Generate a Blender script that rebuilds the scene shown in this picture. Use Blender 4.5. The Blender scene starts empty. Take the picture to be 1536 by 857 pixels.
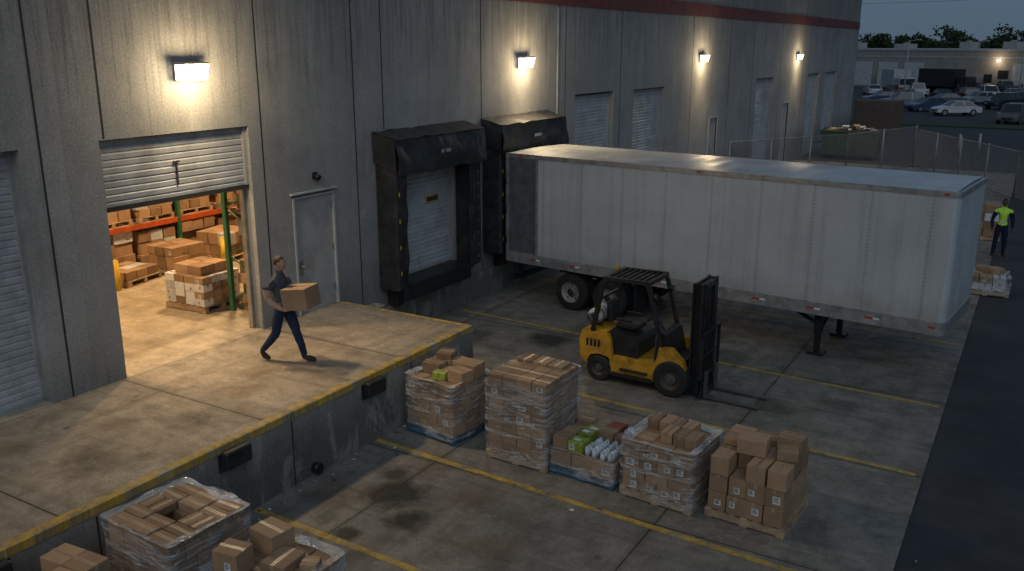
import bpy, math, random
from mathutils import Vector, Matrix, noise as mn
R=random.Random(7)
scene=bpy.context.scene
COL=scene.collection
# ------------------------------------------------------------ mesh builder
class MB:
    def __init__(s): s.v=[];s.f=[];s.m=[];s.sm=[]
    def add(s,vs,fs,mat=0,M=None,smooth=False):
        o=len(s.v)
        for p in vs:
            p=Vector(p)
            if M is not None: p=M@p
            s.v.append(p)
        for i,f in enumerate(fs):
            s.f.append([o+k for k in f]); s.m.append(mat[i] if isinstance(mat,list) else mat); s.sm.append(smooth)
    def box(s,x0,x1,y0,y1,z0,z1,mat=0,M=None):
        vs=[(x0,y0,z0),(x1,y0,z0),(x1,y1,z0),(x0,y1,z0),(x0,y0,z1),(x1,y0,z1),(x1,y1,z1),(x0,y1,z1)]
        s.add(vs,[(0,3,2,1),(4,5,6,7),(0,1,5,4),(1,2,6,5),(2,3,7,6),(3,0,4,7)],mat,M)
    def rbox(s,x0,x1,y0,y1,z0,z1,b,mat=0,M=None):
        def ring(z,i):
            x=[x0+i,x1-i];y=[y0+i,y1-i];k=b
            return [(x[0]+k,y[0],z),(x[1]-k,y[0],z),(x[1],y[0]+k,z),(x[1],y[1]-k,z),(x[1]-k,y[1],z),(x[0]+k,y[1],z),(x[0],y[1]-k,z),(x[0],y[0]+k,z)]
        vs=ring(z0,b)+ring(z0+b,0)+ring(z1-b,0)+ring(z1,b)
        fs=[tuple(range(7,-1,-1)),tuple(range(24,32))]
        for l in range(3):
            for i in range(8):
                j=(i+1)%8; fs.append((l*8+i,l*8+j,l*8+8+j,l*8+8+i))
        s.add(vs,fs,mat,M)
    def cyl(s,p0,p1,r0,r1=None,n=12,mat=0,M=None,cap=True,smooth=True):
        if r1 is None:r1=r0
        p0=Vector(p0);p1=Vector(p1);d=(p1-p0)
        if d.length<1e-6:return
        d.normalize();a=d.orthogonal().normalized();b=d.cross(a)
        vs=[];fs=[]
        for (p,r) in((p0,r0),(p1,r1)):
            for i in range(n):
                t=2*math.pi*i/n; vs.append(p+a*math.cos(t)*r+b*math.sin(t)*r)
        for i in range(n):
            j=(i+1)%n; fs.append((i,j,n+j,n+i))
        s.add(vs,fs,mat,M,smooth)
        if cap:
            o=len(s.v)-2*n
            s.f.append([o+k for k in range(n-1,-1,-1)]);s.m.append(mat);s.sm.append(False)
            s.f.append([o+n+k for k in range(n)]);s.m.append(mat);s.sm.append(False)
    def lathe(s,c,axis,prof,n=24,mat=0,M=None):
        c=Vector(c);d=Vector(axis).normalized();a=d.orthogonal().normalized();b=d.cross(a)
        vs=[];fs=[];ms=[]
        for (h,r,m) in prof:
            for i in range(n):
                t=2*math.pi*i/n; vs.append(c+d*h+a*math.cos(t)*r+b*math.sin(t)*r)
        for k in range(len(prof)-1):
            for i in range(n):
                j=(i+1)%n; fs.append((k*n+i,k*n+j,(k+1)*n+j,(k+1)*n+i)); ms.append(prof[k+1][2])
        s.add(vs,fs,ms,M,False)
    def prism(s,poly,y0,y1,mat=0,M=None):
        n=len(poly);vs=[(x,y0,z) for x,z in poly]+[(x,y1,z) for x,z in poly]
        fs=[tuple(range(n)),tuple(range(2*n-1,n-1,-1))]
        for i in range(n):
            j=(i+1)%n; fs.append((j,i,n+i,n+j))
        s.add(vs,fs,mat,M)
    def beam(s,p0,p1,w,h,mat=0,M=None):
        p0=Vector(p0);p1=Vector(p1);d=(p1-p0).normalized()
        up=Vector((0,0,1)) if abs(d.z)<.9 else Vector((1,0,0))
        a=d.cross(up).normalized()*(w/2);b=a.cross(d).normalized()*(h/2)
        vs=[p+q for p in(p0,p1) for q in(-a-b,a-b,a+b,-a+b)]
        s.add(vs,[(0,1,2,3),(7,6,5,4),(0,4,5,1),(1,5,6,2),(2,6,7,3),(3,7,4,0)],mat,M)
    def grid(s,fn,nu,nv,mat=0,M=None,smooth=True):
        vs=[fn(i/nu,j/nv) for j in range(nv+1) for i in range(nu+1)]
        fs=[(j*(nu+1)+i,j*(nu+1)+i+1,(j+1)*(nu+1)+i+1,(j+1)*(nu+1)+i) for j in range(nv) for i in range(nu)]
        s.add(vs,fs,mat,M,smooth)
    def quad(s,a,b,c,d,mat=0,M=None): s.add([a,b,c,d],[(0,1,2,3)],mat,M)
    def sphere(s,c,r,nu=16,nv=10,mat=0,M=None,fn=None):
        c=Vector(c);vs=[];fs=[]
        for j in range(nv+1):
            ph=math.pi*j/nv
            for i in range(nu):
                t=2*math.pi*i/nu
                p=Vector((math.sin(ph)*math.cos(t)*r[0],math.sin(ph)*math.sin(t)*r[1],math.cos(ph)*r[2]))
                if fn:p=fn(p)
                vs.append(c+p)
        for j in range(nv):
            for i in range(nu):
                k=(i+1)%nu; fs.append((j*nu+i,(j+1)*nu+i,(j+1)*nu+k,j*nu+k))
        s.add(vs,fs,mat,M,True)
    def obj(s,name,mats,parent=None,bevel=0,M=None):
        me=bpy.data.meshes.new(name);me.from_pydata([tuple(p) for p in s.v],[],s.f)
        for m in mats: me.materials.append(m)
        me.polygons.foreach_set("material_index",s.m);me.polygons.foreach_set("use_smooth",s.sm)
        me.validate();me.update()
        o=bpy.data.objects.new(name,me);COL.objects.link(o)
        if M is not None:o.matrix_world=M
        if parent:o.parent=parent
        if bevel:
            b=o.modifiers.new("bevel","BEVEL");b.width=bevel;b.segments=2;b.limit_method='ANGLE';b.angle_limit=math.radians(40)
        return o
def empty(name,loc=(0,0,0)):
    e=bpy.data.objects.new(name,None);COL.objects.link(e);e.location=loc;return e
def T(x,y,z,rz=0,sc=1): return Matrix.Translation((x,y,z))@Matrix.Rotation(rz,4,'Z')@Matrix.Scale(sc,4)
# ------------------------------------------------------------ materials
class NT:
    def __init__(s,name):
        s.mat=bpy.data.materials.new(name);s.mat.use_nodes=True;s.t=s.mat.node_tree;s.t.nodes.clear()
        s.out=s.n("ShaderNodeOutputMaterial");s.tc=s.n("ShaderNodeTexCoord");s.P=s.tc.outputs['Object']
    def n(s,t,**k):
        x=s.t.nodes.new(t)
        for a,b in k.items(): setattr(x,a,b)
        return x
    def put(s,sock,v):
        if isinstance(v,bpy.types.NodeSocket): s.t.links.new(v,sock)
        elif v is not None:
            if isinstance(v,(tuple,list)) and len(v)==3 and sock.type=='RGBA': v=(*v,1)
            sock.default_value=v
    def map(s,v,scale=(1,1,1),loc=(0,0,0),rot=(0,0,0)):
        m=s.n("ShaderNodeMapping");s.put(m.inputs['Vector'],v);m.inputs['Scale'].default_value=scale;m.inputs['Location'].default_value=loc;m.inputs['Rotation'].default_value=rot;return m.outputs[0]
    def noise(s,v=None,scale=5,detail=5,rough=.6,dist=0):
        m=s.n("ShaderNodeTexNoise");s.put(m.inputs['Vector'],v if v is not None else s.P)
        m.inputs['Scale'].default_value=scale;m.inputs['Detail'].default_value=min(detail,5);m.inputs['Roughness'].default_value=rough;m.inputs['Distortion'].default_value=dist
        return m.outputs['Fac']
    def ramp(s,f,st):
        m=s.n("ShaderNodeValToRGB");s.put(m.inputs[0],f);e=m.color_ramp.elements
        while len(e)<len(st): e.new(.5)
        for i,(p,c) in enumerate(st):
            e[i].position=p; e[i].color=(*c,1) if isinstance(c,(tuple,list)) else (c,c,c,1)
        return m.outputs[0]
    def mix(s,f,a,b,mode='MIX'):
        m=s.n("ShaderNodeMixRGB",blend_type=mode);s.put(m.inputs[0],f);s.put(m.inputs[1],a);s.put(m.inputs[2],b);return m.outputs[0]
    def math(s,op,a,b=0,c=0,clamp=False):
        m=s.n("ShaderNodeMath",operation=op,use_clamp=clamp);s.put(m.inputs[0],a);s.put(m.inputs[1],b);s.put(m.inputs[2],c);return m.outputs[0]
    def sep(s,v=None):
        m=s.n("ShaderNodeSeparateXYZ");s.put(m.inputs[0],v if v is not None else s.P);return m.outputs
    def bump(s,h,st=.3,dist=.01):
        m=s.n("ShaderNodeBump");s.put(m.inputs['Height'],h);m.inputs['Strength'].default_value=st;m.inputs['Distance'].default_value=dist;return m.outputs[0]
    def bsdf(s,col,rough=.7,metal=0,nrm=None,spec=.4,coat=0):
        b=s.n("ShaderNodeBsdfPrincipled");s.put(b.inputs['Base Color'],col);s.put(b.inputs['Roughness'],rough);s.put(b.inputs['Metallic'],metal)
        b.inputs['Specular IOR Level'].default_value=spec
        if coat:b.inputs['Coat Weight'].default_value=coat
        if nrm is not None:s.put(b.inputs['Normal'],nrm)
        s.t.links.new(b.outputs[0],s.out.inputs[0]);return b.outputs[0]
def S(name,col,rough=.6,metal=0,var=.25,scale=4,bump=.15,bs=60,isl=0,spec=.4,coat=0,dirt=0,dirtcol=(.05,.04,.03)):
    n=NT(name)
    f=n.noise(scale=scale,detail=4,rough=.65)
    c=n.mix(n.ramp(f,[(.3,0),(.7,1)]),tuple(x*(1-var) for x in col),tuple(min(1,x*(1+var)) for x in col))
    if isl:
        g=n.n("ShaderNodeNewGeometry");v=n.math('MULTIPLY_ADD',g.outputs['Random Per Island'],isl*2,1-isl)
        hs=n.n("ShaderNodeHueSaturation");n.put(hs.inputs['Value'],v);n.put(hs.inputs['Color'],c);c=hs.outputs[0]
    if dirt:
        d=n.noise(scale=scale*.6+.7,detail=5,rough=.7,dist=.4)
        c=n.mix(n.math('MULTIPLY',n.ramp(d,[(.48,0),(.68,1)]),dirt),c,dirtcol)
    nr=n.bump(n.noise(scale=bs,detail=2),bump,.01) if bump else None
    rr=n.math('MULTIPLY_ADD',f,.25,rough-.12,clamp=True)
    n.bsdf(c,rr,metal,nr,spec,coat=coat)
    return n.mat
def E(name,col,st):
    n=NT(name);e=n.n("ShaderNodeEmission");e.inputs[0].default_value=(*col,1);e.inputs[1].default_value=st;n.t.links.new(e.outputs[0],n.out.inputs[0])
    try:n.mat.cycles.emission_sampling='NONE'
    except Exception:pass
    return n.mat
def blobs(n,P,lst,dist):
    nz=n.noise(P,1.7,5,.7);tot=None
    for (x,y,r,a) in lst:
        v=n.n("ShaderNodeVectorMath",operation='DISTANCE');n.put(v.inputs[0],P);v.inputs[1].default_value=(x,y,0)
        d=n.math('MULTIPLY_ADD',nz,dist,n.math('DIVIDE',v.outputs['Value'],r))
        k=n.math('MULTIPLY',n.ramp(d,[(.70,1),(1,0)]),a)
        tot=k if tot is None else n.math('MAXIMUM',tot,k)
    return tot
def concrete_ground(name,dark,light,joints=True,stains_and_patches=(),rust=(),yellow=0,jx=(3.95,1.0),jy=(3.6,3.9)):
    n=NT(name)
    o=n.sep()
    xy=n.n("ShaderNodeCombineXYZ");n.put(xy.inputs[0],o[0]);n.put(xy.inputs[1],o[1])
    XY=xy.outputs[0]
    big=n.noise(XY,.35,5,.6,.3);mid=n.noise(XY,2.2,5,.72,.2);fine=n.noise(XY,45,3,.7)
    c=n.mix(n.ramp(big,[(.3,0),(.7,1)]),dark,light)
    c=n.mix(n.math('MULTIPLY',n.ramp(mid,[(.42,0),(.72,1)]),.65),c,tuple(x*.45 for x in dark))
    c=n.mix(n.math('MULTIPLY',n.ramp(n.noise(XY,5.5,5,.75,.5),[(.53,0),(.68,1)]),.35),c,tuple(min(1,x*1.45) for x in light))
    c=n.mix(.5,c,n.ramp(fine,[(.3,.0),(.7,1.)]),'SOFT_LIGHT')
    st=n.noise(n.map(XY,(1.6,.12,1)),1.4,4,.6)
    c=n.mix(n.math('MULTIPLY',n.ramp(st,[(.52,0),(.7,1)]),.45),c,tuple(x*.4 for x in dark))
    st2=n.noise(n.map(XY,(.16,1.9,1),(3,1,0)),1.7,4,.6)
    c=n.mix(n.math('MULTIPLY',n.ramp(st2,[(.52,0),(.68,1)]),.42),c,tuple(x*.42 for x in dark))
    pt=n.noise(n.map(XY,(1,1,1),(7,2,0)),.75,5,.68,.6)
    c=n.mix(n.math('MULTIPLY',n.ramp(pt,[(.53,0),(.66,1)]),.45),c,tuple(x*.4 for x in dark))
    v=n.n("ShaderNodeTexVoronoi");n.put(v.inputs['Vector'],XY);v.inputs['Scale'].default_value=1.3
    sp=n.math('MULTIPLY_ADD',fine,.12,v.outputs['Distance'])
    c=n.mix(n.math('MULTIPLY',n.ramp(sp,[(.10,1),(.17,0)]),.55),c,tuple(x*.3 for x in dark))
    if stains_and_patches: c=n.mix(blobs(n,XY,stains_and_patches,1.0),c,(.016,.014,.011))
    if rust: c=n.mix(blobs(n,XY,rust,1.0),c,(.11,.055,.025))
    h=n.math('ADD',n.math('MULTIPLY',fine,.5),mid)
    if joints:
        wob=n.math('MULTIPLY_ADD',mid,.02,-.01)
        dx=n.math('PINGPONG',n.math('ADD',n.math('SUBTRACT',o[0],jx[1]),wob),jx[0]/2);dy=n.math('PINGPONG',n.math('ADD',n.math('SUBTRACT',o[1],jy[1]),wob),jy[0]/2)
        mm=n.math('MINIMUM',dx,dy)
        j=n.math('LESS_THAN',mm,.012)
        c=n.mix(n.math('MULTIPLY',n.ramp(mm,[(0,1),(.12,0)]),.35),c,tuple(x*.4 for x in dark))
        c=n.mix(n.math('MULTIPLY',j,.85),c,(.012,.011,.01))
        h=n.math('SUBTRACT',h,j)
    vc=n.n("ShaderNodeTexVoronoi",feature='DISTANCE_TO_EDGE');tn=n.n("ShaderNodeTexNoise");n.put(tn.inputs['Vector'],XY);tn.inputs['Scale'].default_value=.9;tn.inputs['Detail'].default_value=4
    n.put(vc.inputs['Vector'],n.mix(.5,XY,tn.outputs['Color'],'ADD'));vc.inputs['Scale'].default_value=.13
    cr=n.math('MULTIPLY',n.math('LESS_THAN',vc.outputs['Distance'],.0009),n.math('GREATER_THAN',big,.52))
    c=n.mix(n.math('MULTIPLY',cr,.6),c,(.02,.018,.016))
    if yellow:
        w=n.noise(XY,3.2,5,.78);m=n.ramp(w,[(.36+.07*(yellow-1),0),(.52+.05*(yellow-1),1)])
        w2=n.noise(XY,30,3,.7)
        m=n.math('MULTIPLY',m,n.ramp(w2,[(.25,.5),(.5,1)]))
        yc=n.mix(n.ramp(n.noise(XY,7,4,.7),[(.35,0),(.65,1)]),(.36,.22,.03),(.58,.37,.055))
        c=n.mix(n.math('MULTIPLY',m,.9),c,yc)
    rough=n.ramp(mid,[(.3,.5),(.7,.85)])
    n.bsdf(c,rough,0,n.bump(h,.4,.014),.35)
    return n.mat
def wall_concrete(name,dark,light,low=0):
    n=NT(name);o=n.sep()
    big=n.noise(None,.5,5,.62,.3);mid=n.noise(None,2.5,5,.7)
    c=n.mix(n.ramp(big,[(.3,0),(.7,1)]),dark,light)
    c=n.mix(n.math('MULTIPLY',n.ramp(mid,[(.45,0),(.75,1)]),.35),c,tuple(x*.65 for x in dark))
    # panel-to-panel tone differences
    if not low:
        pn=n.n("ShaderNodeTexWhiteNoise",noise_dimensions='1D');n.put(pn.inputs['W'],n.math('FLOOR',n.math('MULTIPLY',o[1],.24)))
        c=n.mix(n.math('MULTIPLY',pn.outputs['Value'],.22),c,tuple(x*.6 for x in dark))
    patch=n.noise(None,.8,4,.6)
    mask=n.ramp(patch,[(.42,0),(.62,1)])
    s=n.noise(n.map(n.P,(1,1.1,.12)),1.4,5,.65,.5)
    c=n.mix(n.math('MULTIPLY',n.math('MULTIPLY',n.ramp(s,[(.5,0),(.72,1)]),mask),.5),c,tuple(x*.42 for x in dark))
    s3=n.noise(n.map(n.P,(1,4,.16)),2.2,5,.7,.4)
    c=n.mix(n.math('MULTIPLY',n.math('MULTIPLY',n.ramp(s3,[(.58,0),(.75,1)]),mask),.5),c,tuple(x*.3 for x in dark))
    s2=n.noise(n.map(n.P,(1,1.6,.2),(5,3,1)),1.6,5,.7,.5)
    c=n.mix(n.math('MULTIPLY',n.ramp(s2,[(.56,0),(.74,1)]),.25),c,tuple(min(1,x*1.4) for x in light))
    if not low:
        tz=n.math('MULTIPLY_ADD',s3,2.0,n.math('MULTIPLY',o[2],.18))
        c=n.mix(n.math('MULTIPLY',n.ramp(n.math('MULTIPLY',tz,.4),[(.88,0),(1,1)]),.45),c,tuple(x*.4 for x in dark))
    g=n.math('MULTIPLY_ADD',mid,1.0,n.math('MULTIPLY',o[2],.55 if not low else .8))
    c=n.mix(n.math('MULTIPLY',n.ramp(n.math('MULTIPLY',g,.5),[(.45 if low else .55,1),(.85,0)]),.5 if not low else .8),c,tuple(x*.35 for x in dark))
    if low:
        e1=n.noise(n.map(n.P,(1,1,.5),(2,9,1)),1.5,5,.7,.8)
        c=n.mix(n.math('MULTIPLY',n.ramp(e1,[(.52,0),(.6,1)]),.3),c,tuple(x*1.4 for x in light))
    fine=n.noise(None,26,4,.75)
    c=n.mix(.35,c,n.ramp(fine,[(.32,0.0),(.68,1.)]),'SOFT_LIGHT')
    n.bsdf(c,.88,0,n.bump(n.math('ADD',fine,n.math('MULTIPLY',mid,.6)),.4,.014),.25)
    return n.mat
APD,APL=(.155,.14,.118),(.26,.235,.197)
m_apron=concrete_ground("apron_concrete",APD,APL,stains_and_patches=[(5.1,9.9,1.3,.9),(5.7,9.3,.9,.85),(4.6,10.4,.7,.7),(3.5,17.7,1.3,.8),(5.2,8.6,.5,.8),(9.2,16.4,1.1,.6),(1.8,17.2,1.1,.5),(6.6,16.5,1.8,.5),(8.2,8.2,.6,.5),(7.4,14.2,.8,.5),(7.4,18.6,1.6,.4),(10.4,17.2,.9,.4)],rust=[(4.2,9.5,1.3,.4),(6.2,10.4,1.0,.35),(7.2,9.3,1.0,.3),(5.0,10.9,.8,.35),(9.4,9.6,1.0,.3)])  # oil stains, plus a patch that darkens the ground under the forklift
m_line=concrete_ground("worn_yellow_paint",APD,APL,yellow=1)
m_dock=concrete_ground("dock_concrete",(.235,.195,.145),(.36,.305,.235),stains_and_patches=[(2.4,8.2,.9,.3),(2.3,6.5,1.0,.3),(2.6,11.9,.7,.3)],rust=[(1.7,10.3,.8,.4),(2.2,9.6,.9,.45),(1.6,7.6,.8,.4),(2.9,8.9,.7,.4),(1.0,6.3,.8,.3)],jx=(7.0,-.02),jy=(3.35,8.86))
m_dockedge=concrete_ground("worn_yellow_edge",(.2,.165,.12),(.33,.28,.21),yellow=1.6,joints=False)
m_floor=concrete_ground("warehouse_floor",(.36,.30,.215),(.46,.385,.28),joints=False)
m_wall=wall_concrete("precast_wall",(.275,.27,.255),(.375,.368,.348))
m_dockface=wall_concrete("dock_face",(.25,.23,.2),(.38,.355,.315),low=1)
m_red=S("red_band",(.16,.045,.045),.8,scale=2,dirt=.5)
m_dark=S("dark_caulk",(.03,.03,.03),.9)
m_asph=S("asphalt",(.035,.038,.042),.85,var=.3,scale=.8,bump=.5,bs=90,dirt=.4,dirtcol=(.06,.06,.06))
m_slat=S("door_slats",(.43,.44,.44),.5,.0,var=.16,scale=1.6,bump=.15,bs=20,dirt=.5,dirtcol=(.16,.15,.13))
m_grey=S("grey_painted_steel",(.33,.33,.32),.5,.0,var=.12,scale=2,dirt=.35,dirtcol=(.12,.1,.08))
m_steel=S("galvanised",(.35,.35,.34),.4,.8)
m_black=S("black_rubber",(.018,.018,.018),.6,var=.3,scale=5,bump=.3,bs=30,dirt=.4,dirtcol=(.05,.045,.04))
m_fabric=S("shelter_fabric",(.022,.022,.023),.5,var=.4,scale=2.5,bump=.6,bs=9,dirt=.5,dirtcol=(.07,.062,.055))
m_blackp=S("black_paint",(.017,.017,.018),.4,var=.3,dirt=.3,dirtcol=(.06,.05,.04))
m_tire=S("tyre",(.014,.014,.014),.8,bump=.4,bs=50,dirt=.4,dirtcol=(.05,.045,.04))
m_yel=S("forklift_yellow",(.50,.255,.02),.5,var=.2,scale=3,dirt=.7,dirtcol=(.1,.06,.025),coat=.1)
m_yelp=S("safety_yellow",(.65,.42,.03),.5,var=.2,dirt=.4)
m_white=S("white_paint",(.55,.55,.53),.45,var=.1,scale=2,dirt=.35,dirtcol=(.3,.27,.22))
m_frame=S("door_frame_grey",(.42,.42,.41),.5,var=.1,dirt=.3,dirtcol=(.2,.18,.15))
m_wood=S("pallet_wood",(.34,.24,.145),.8,var=.35,scale=6,isl=.3,bump=.3)
m_blue=S("blue_pallet",(.015,.09,.16),.7,var=.3,scale=6,isl=.25,dirt=.3,dirtcol=(.12,.09,.06))
m_card=S("cardboard",(.305,.195,.115),.8,var=.15,scale=3,isl=.3,bump=.12,bs=50,spec=.2)
m_tape=S("parcel_tape",(.36,.25,.16),.35,var=.1,isl=.2,bump=0)
m_label=S("paper_label",(.62,.62,.6),.6,var=.05,bump=0)
m_ink=S("print_ink",(.05,.04,.035),.7,bump=0)
m_goods=S("white_wrapped_goods",(.5,.53,.56),.35,isl=.3,var=.2,scale=12)
m_green=S("green_goods",(.25,.3,.04),.5,isl=.5,var=.5,scale=14)
m_redg=S("red_goods",(.36,.05,.04),.5,isl=.4,var=.5,scale=12)
m_rackg=S("rack_green",(.03,.13,.06),.5,dirt=.3)
m_racko=S("rack_orange",(.45,.08,.02),.5,dirt=.4)
m_intwall=S("interior_wall",(.33,.29,.24),.9)
m_rim=S("dark_rim",(.05,.045,.035),.5,.2,dirt=.4)
def trailer_mat():
    n=NT("trailer_skin");o=n.sep()
    c=n.mix(n.ramp(n.noise(None,.8,5,.6),[(.3,0),(.7,1)]),(.42,.44,.445),(.52,.54,.545))
    s=n.noise(n.map(n.P,(3.2,3.2,.12)),1.8,5,.7)
    c=n.mix(n.math('MULTIPLY',n.ramp(s,[(.5,0),(.72,1)]),.4),c,(.25,.24,.21))
    nz=n.noise(None,2.2,5,.7)
    g=n.math('MULTIPLY_ADD',nz,1.2,o[2])
    c=n.mix(n.math('MULTIPLY',n.ramp(n.math('MULTIPLY',g,.4),[(.70,1),(.98,0)]),.45),c,(.2,.175,.14))
    px=n.math('PINGPONG',o[0],.59)
    rx=n.math('ABSOLUTE',n.math('SUBTRACT',px,.03));rz=n.math('PINGPONG',o[2],.04)
    rv=n.math('LESS_THAN',n.math('ADD',n.math('POWER',rx,2),n.math('POWER',rz,2)),.00013)
    se=n.math('LESS_THAN',px,.006)
    c=n.mix(n.math('MULTIPLY',n.math('MAXIMUM',rv,se),.6),c,(.1,.1,.1))
    wv=n.noise(n.map(n.P,(1.1,1,.5)),1.2,2,.4)
    n.bsdf(c,n.ramp(nz,[(.3,.35),(.7,.6)]),.15,n.bump(n.math('ADD',n.math('MULTIPLY',rv,.12),wv),.3,.03),.5)
    return n.mat
m_trail=trailer_mat()
m_roof=S("trailer_roof",(.5,.51,.51),.33,.35,var=.15,scale=1.2,bump=.2,bs=3,dirt=.5,dirtcol=(.3,.28,.25))
m_tgrey=S("trailer_rear_panel_shaded",(.11,.12,.13),.45,.2,dirt=.4,dirtcol=(.06,.055,.05))  # grey rear panel, colour darkened to stand for the shadow on it
m_alu=S("alu_rail",(.4,.4,.39),.4,.6,dirt=.4)
m_refl=S("red_reflector",(.4,.03,.02),.4)
def wrapmat(name,base=.1,top=.55):
    n=NT(name)
    a=n.noise(n.map(n.P,(.8,.8,4.5),rot=(.25,.2,0)),2.0,4,.6,.8);b=n.noise(n.map(n.P,(1.0,1.0,5),rot=(-.5,.4,0)),2.6,4,.65,1.2)
    f=n.math('MULTIPLY',n.math('ADD',n.ramp(a,[(.5,0),(.60,1)]),n.ramp(b,[(.54,0),(.62,1)])),top*.6)
    f=n.math('ADD',f,base,clamp=True)
    t=n.n("ShaderNodeBsdfTransparent");t.inputs[0].default_value=(.97,.97,.97,1)
    p=n.n("ShaderNodeBsdfPrincipled");p.inputs['Base Color'].default_value=(.66,.66,.65,1);p.inputs['Roughness'].default_value=.14;p.inputs['Specular IOR Level'].default_value=1
    n.put(p.inputs['Normal'],n.bump(n.math('ADD',a,b),.9,.10))
    m=n.n("ShaderNodeMixShader");n.put(m.inputs[0],f);n.t.links.new(t.outputs[0],m.inputs[1]);n.t.links.new(p.outputs[0],m.inputs[2]);n.t.links.new(m.outputs[0],n.out.inputs[0])
    return n.mat
m_wrap=wrapmat("stretch_film",.09,.6);m_wraprim=wrapmat("stretch_film_rim",.36,.6)
# ------------------------------------------------------------ ground
g=MB();g.quad((-900,-300,-.02),(900,-300,-.02),(900,1500,-.02),(-900,1500,-.02));g.obj("asphalt_ground",[m_asph])
g=MB();g.box(0,12.1,-20,56,-.2,0);g.obj("concrete_apron",[m_apron])
for i,(x0,y0,x1,y1) in enumerate([(3.55,8.42,12.0,8.22),(3.55,11.28,12.0,10.85),(3.6,15.15,12.0,14.75),(.4,18.75,12.0,18.05),(.4,22.7,12.0,22.4),(3.55,4.9,12.0,4.7),(.4,26.8,12,26.5),(.4,31,12,30.8)]):
    g=MB();w=.06;g.quad((x0,y0-w,.004),(x1,y1-w,.004),(x1,y1+w,.004),(x0,y0+w,.004));g.obj("painted_parking_line",[m_line])
g=MB()
for k in range(90):
    x,y=R.uniform(3.7,12.6),R.uniform(4,30)
    if k<40: x=3.6+abs(R.gauss(0,.3));y=R.uniform(6,14)
    s_=R.uniform(.012,.045);a=R.uniform(0,6.28);t=T(x,y,.007,a)
    g.add([(-s_,-s_*.6,0),(s_,-s_*.7,.004),(s_*.8,s_*.6,.012),(-s_*.7,s_*.5,.003)],[(0,1,2,3)],R.choice([0,0,1,2]),t)
g.obj("ground_litter",[m_wood,m_label,m_ink])
b=MB()
b.box(0,3.5,-20,14.5,0,1.25,0)
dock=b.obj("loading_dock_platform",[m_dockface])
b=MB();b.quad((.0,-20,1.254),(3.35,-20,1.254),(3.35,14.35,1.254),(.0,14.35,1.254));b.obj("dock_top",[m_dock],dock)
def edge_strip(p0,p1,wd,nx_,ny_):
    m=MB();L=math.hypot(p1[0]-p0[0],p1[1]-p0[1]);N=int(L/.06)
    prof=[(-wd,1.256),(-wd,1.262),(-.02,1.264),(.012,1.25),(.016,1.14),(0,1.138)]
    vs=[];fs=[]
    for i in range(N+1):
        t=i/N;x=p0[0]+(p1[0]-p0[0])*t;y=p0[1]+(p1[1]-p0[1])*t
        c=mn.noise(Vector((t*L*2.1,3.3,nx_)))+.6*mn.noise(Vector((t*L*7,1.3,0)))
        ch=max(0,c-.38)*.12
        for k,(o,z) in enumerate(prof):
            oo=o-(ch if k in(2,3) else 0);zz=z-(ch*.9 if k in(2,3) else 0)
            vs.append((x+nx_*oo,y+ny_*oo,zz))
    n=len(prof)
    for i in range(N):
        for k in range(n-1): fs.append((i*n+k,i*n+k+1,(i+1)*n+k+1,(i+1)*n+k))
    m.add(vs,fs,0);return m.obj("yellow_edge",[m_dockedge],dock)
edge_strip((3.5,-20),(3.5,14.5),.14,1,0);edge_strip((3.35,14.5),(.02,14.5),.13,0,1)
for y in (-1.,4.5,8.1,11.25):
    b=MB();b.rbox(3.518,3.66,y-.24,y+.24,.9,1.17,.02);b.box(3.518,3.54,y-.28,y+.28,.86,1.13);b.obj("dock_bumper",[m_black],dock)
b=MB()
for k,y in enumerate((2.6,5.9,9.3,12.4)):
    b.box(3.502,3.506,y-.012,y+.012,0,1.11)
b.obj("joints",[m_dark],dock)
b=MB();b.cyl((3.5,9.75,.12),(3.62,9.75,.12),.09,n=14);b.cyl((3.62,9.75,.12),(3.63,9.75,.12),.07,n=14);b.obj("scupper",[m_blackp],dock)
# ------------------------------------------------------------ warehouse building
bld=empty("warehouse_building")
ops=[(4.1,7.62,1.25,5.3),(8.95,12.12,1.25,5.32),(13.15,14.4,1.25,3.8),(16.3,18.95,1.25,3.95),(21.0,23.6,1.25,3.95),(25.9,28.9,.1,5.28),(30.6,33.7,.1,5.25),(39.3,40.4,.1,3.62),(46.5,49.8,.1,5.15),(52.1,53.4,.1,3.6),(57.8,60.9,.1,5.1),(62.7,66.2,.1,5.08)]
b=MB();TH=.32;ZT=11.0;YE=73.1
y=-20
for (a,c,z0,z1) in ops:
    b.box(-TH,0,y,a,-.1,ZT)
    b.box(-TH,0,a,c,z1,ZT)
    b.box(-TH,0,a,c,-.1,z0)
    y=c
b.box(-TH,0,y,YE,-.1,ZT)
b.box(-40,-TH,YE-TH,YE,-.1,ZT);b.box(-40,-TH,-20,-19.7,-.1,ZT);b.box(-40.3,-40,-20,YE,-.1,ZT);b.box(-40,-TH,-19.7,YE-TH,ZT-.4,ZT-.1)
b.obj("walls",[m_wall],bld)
b=MB();b.box(.002,.03,-20,YE,7.98,8.5);b.obj("red_band",[m_red],bld)
b=MB();b.box(-.4,.08,-20,YE+.1,ZT,ZT+.12);b.obj("coping",[m_steel],bld)
b=MB()
for y in (-3,2.2,7.95,9.05,12.45,15.2,16.2,20.35,25.2,29.4,36.7,41.8,45.6,51,56.3,62,68.3):
    b.box(.001,.004,y-.016,y+.016,5.34 if abs(y-9.05)<.1 else 4.95 if abs(y-16.2)<.1 else 1.25 if y<14.5 else 0,7.98);b.box(.001,.004,y-.016,y+.016,8.5,ZT)
b.obj("panel_joints",[m_dark],bld)
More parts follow.
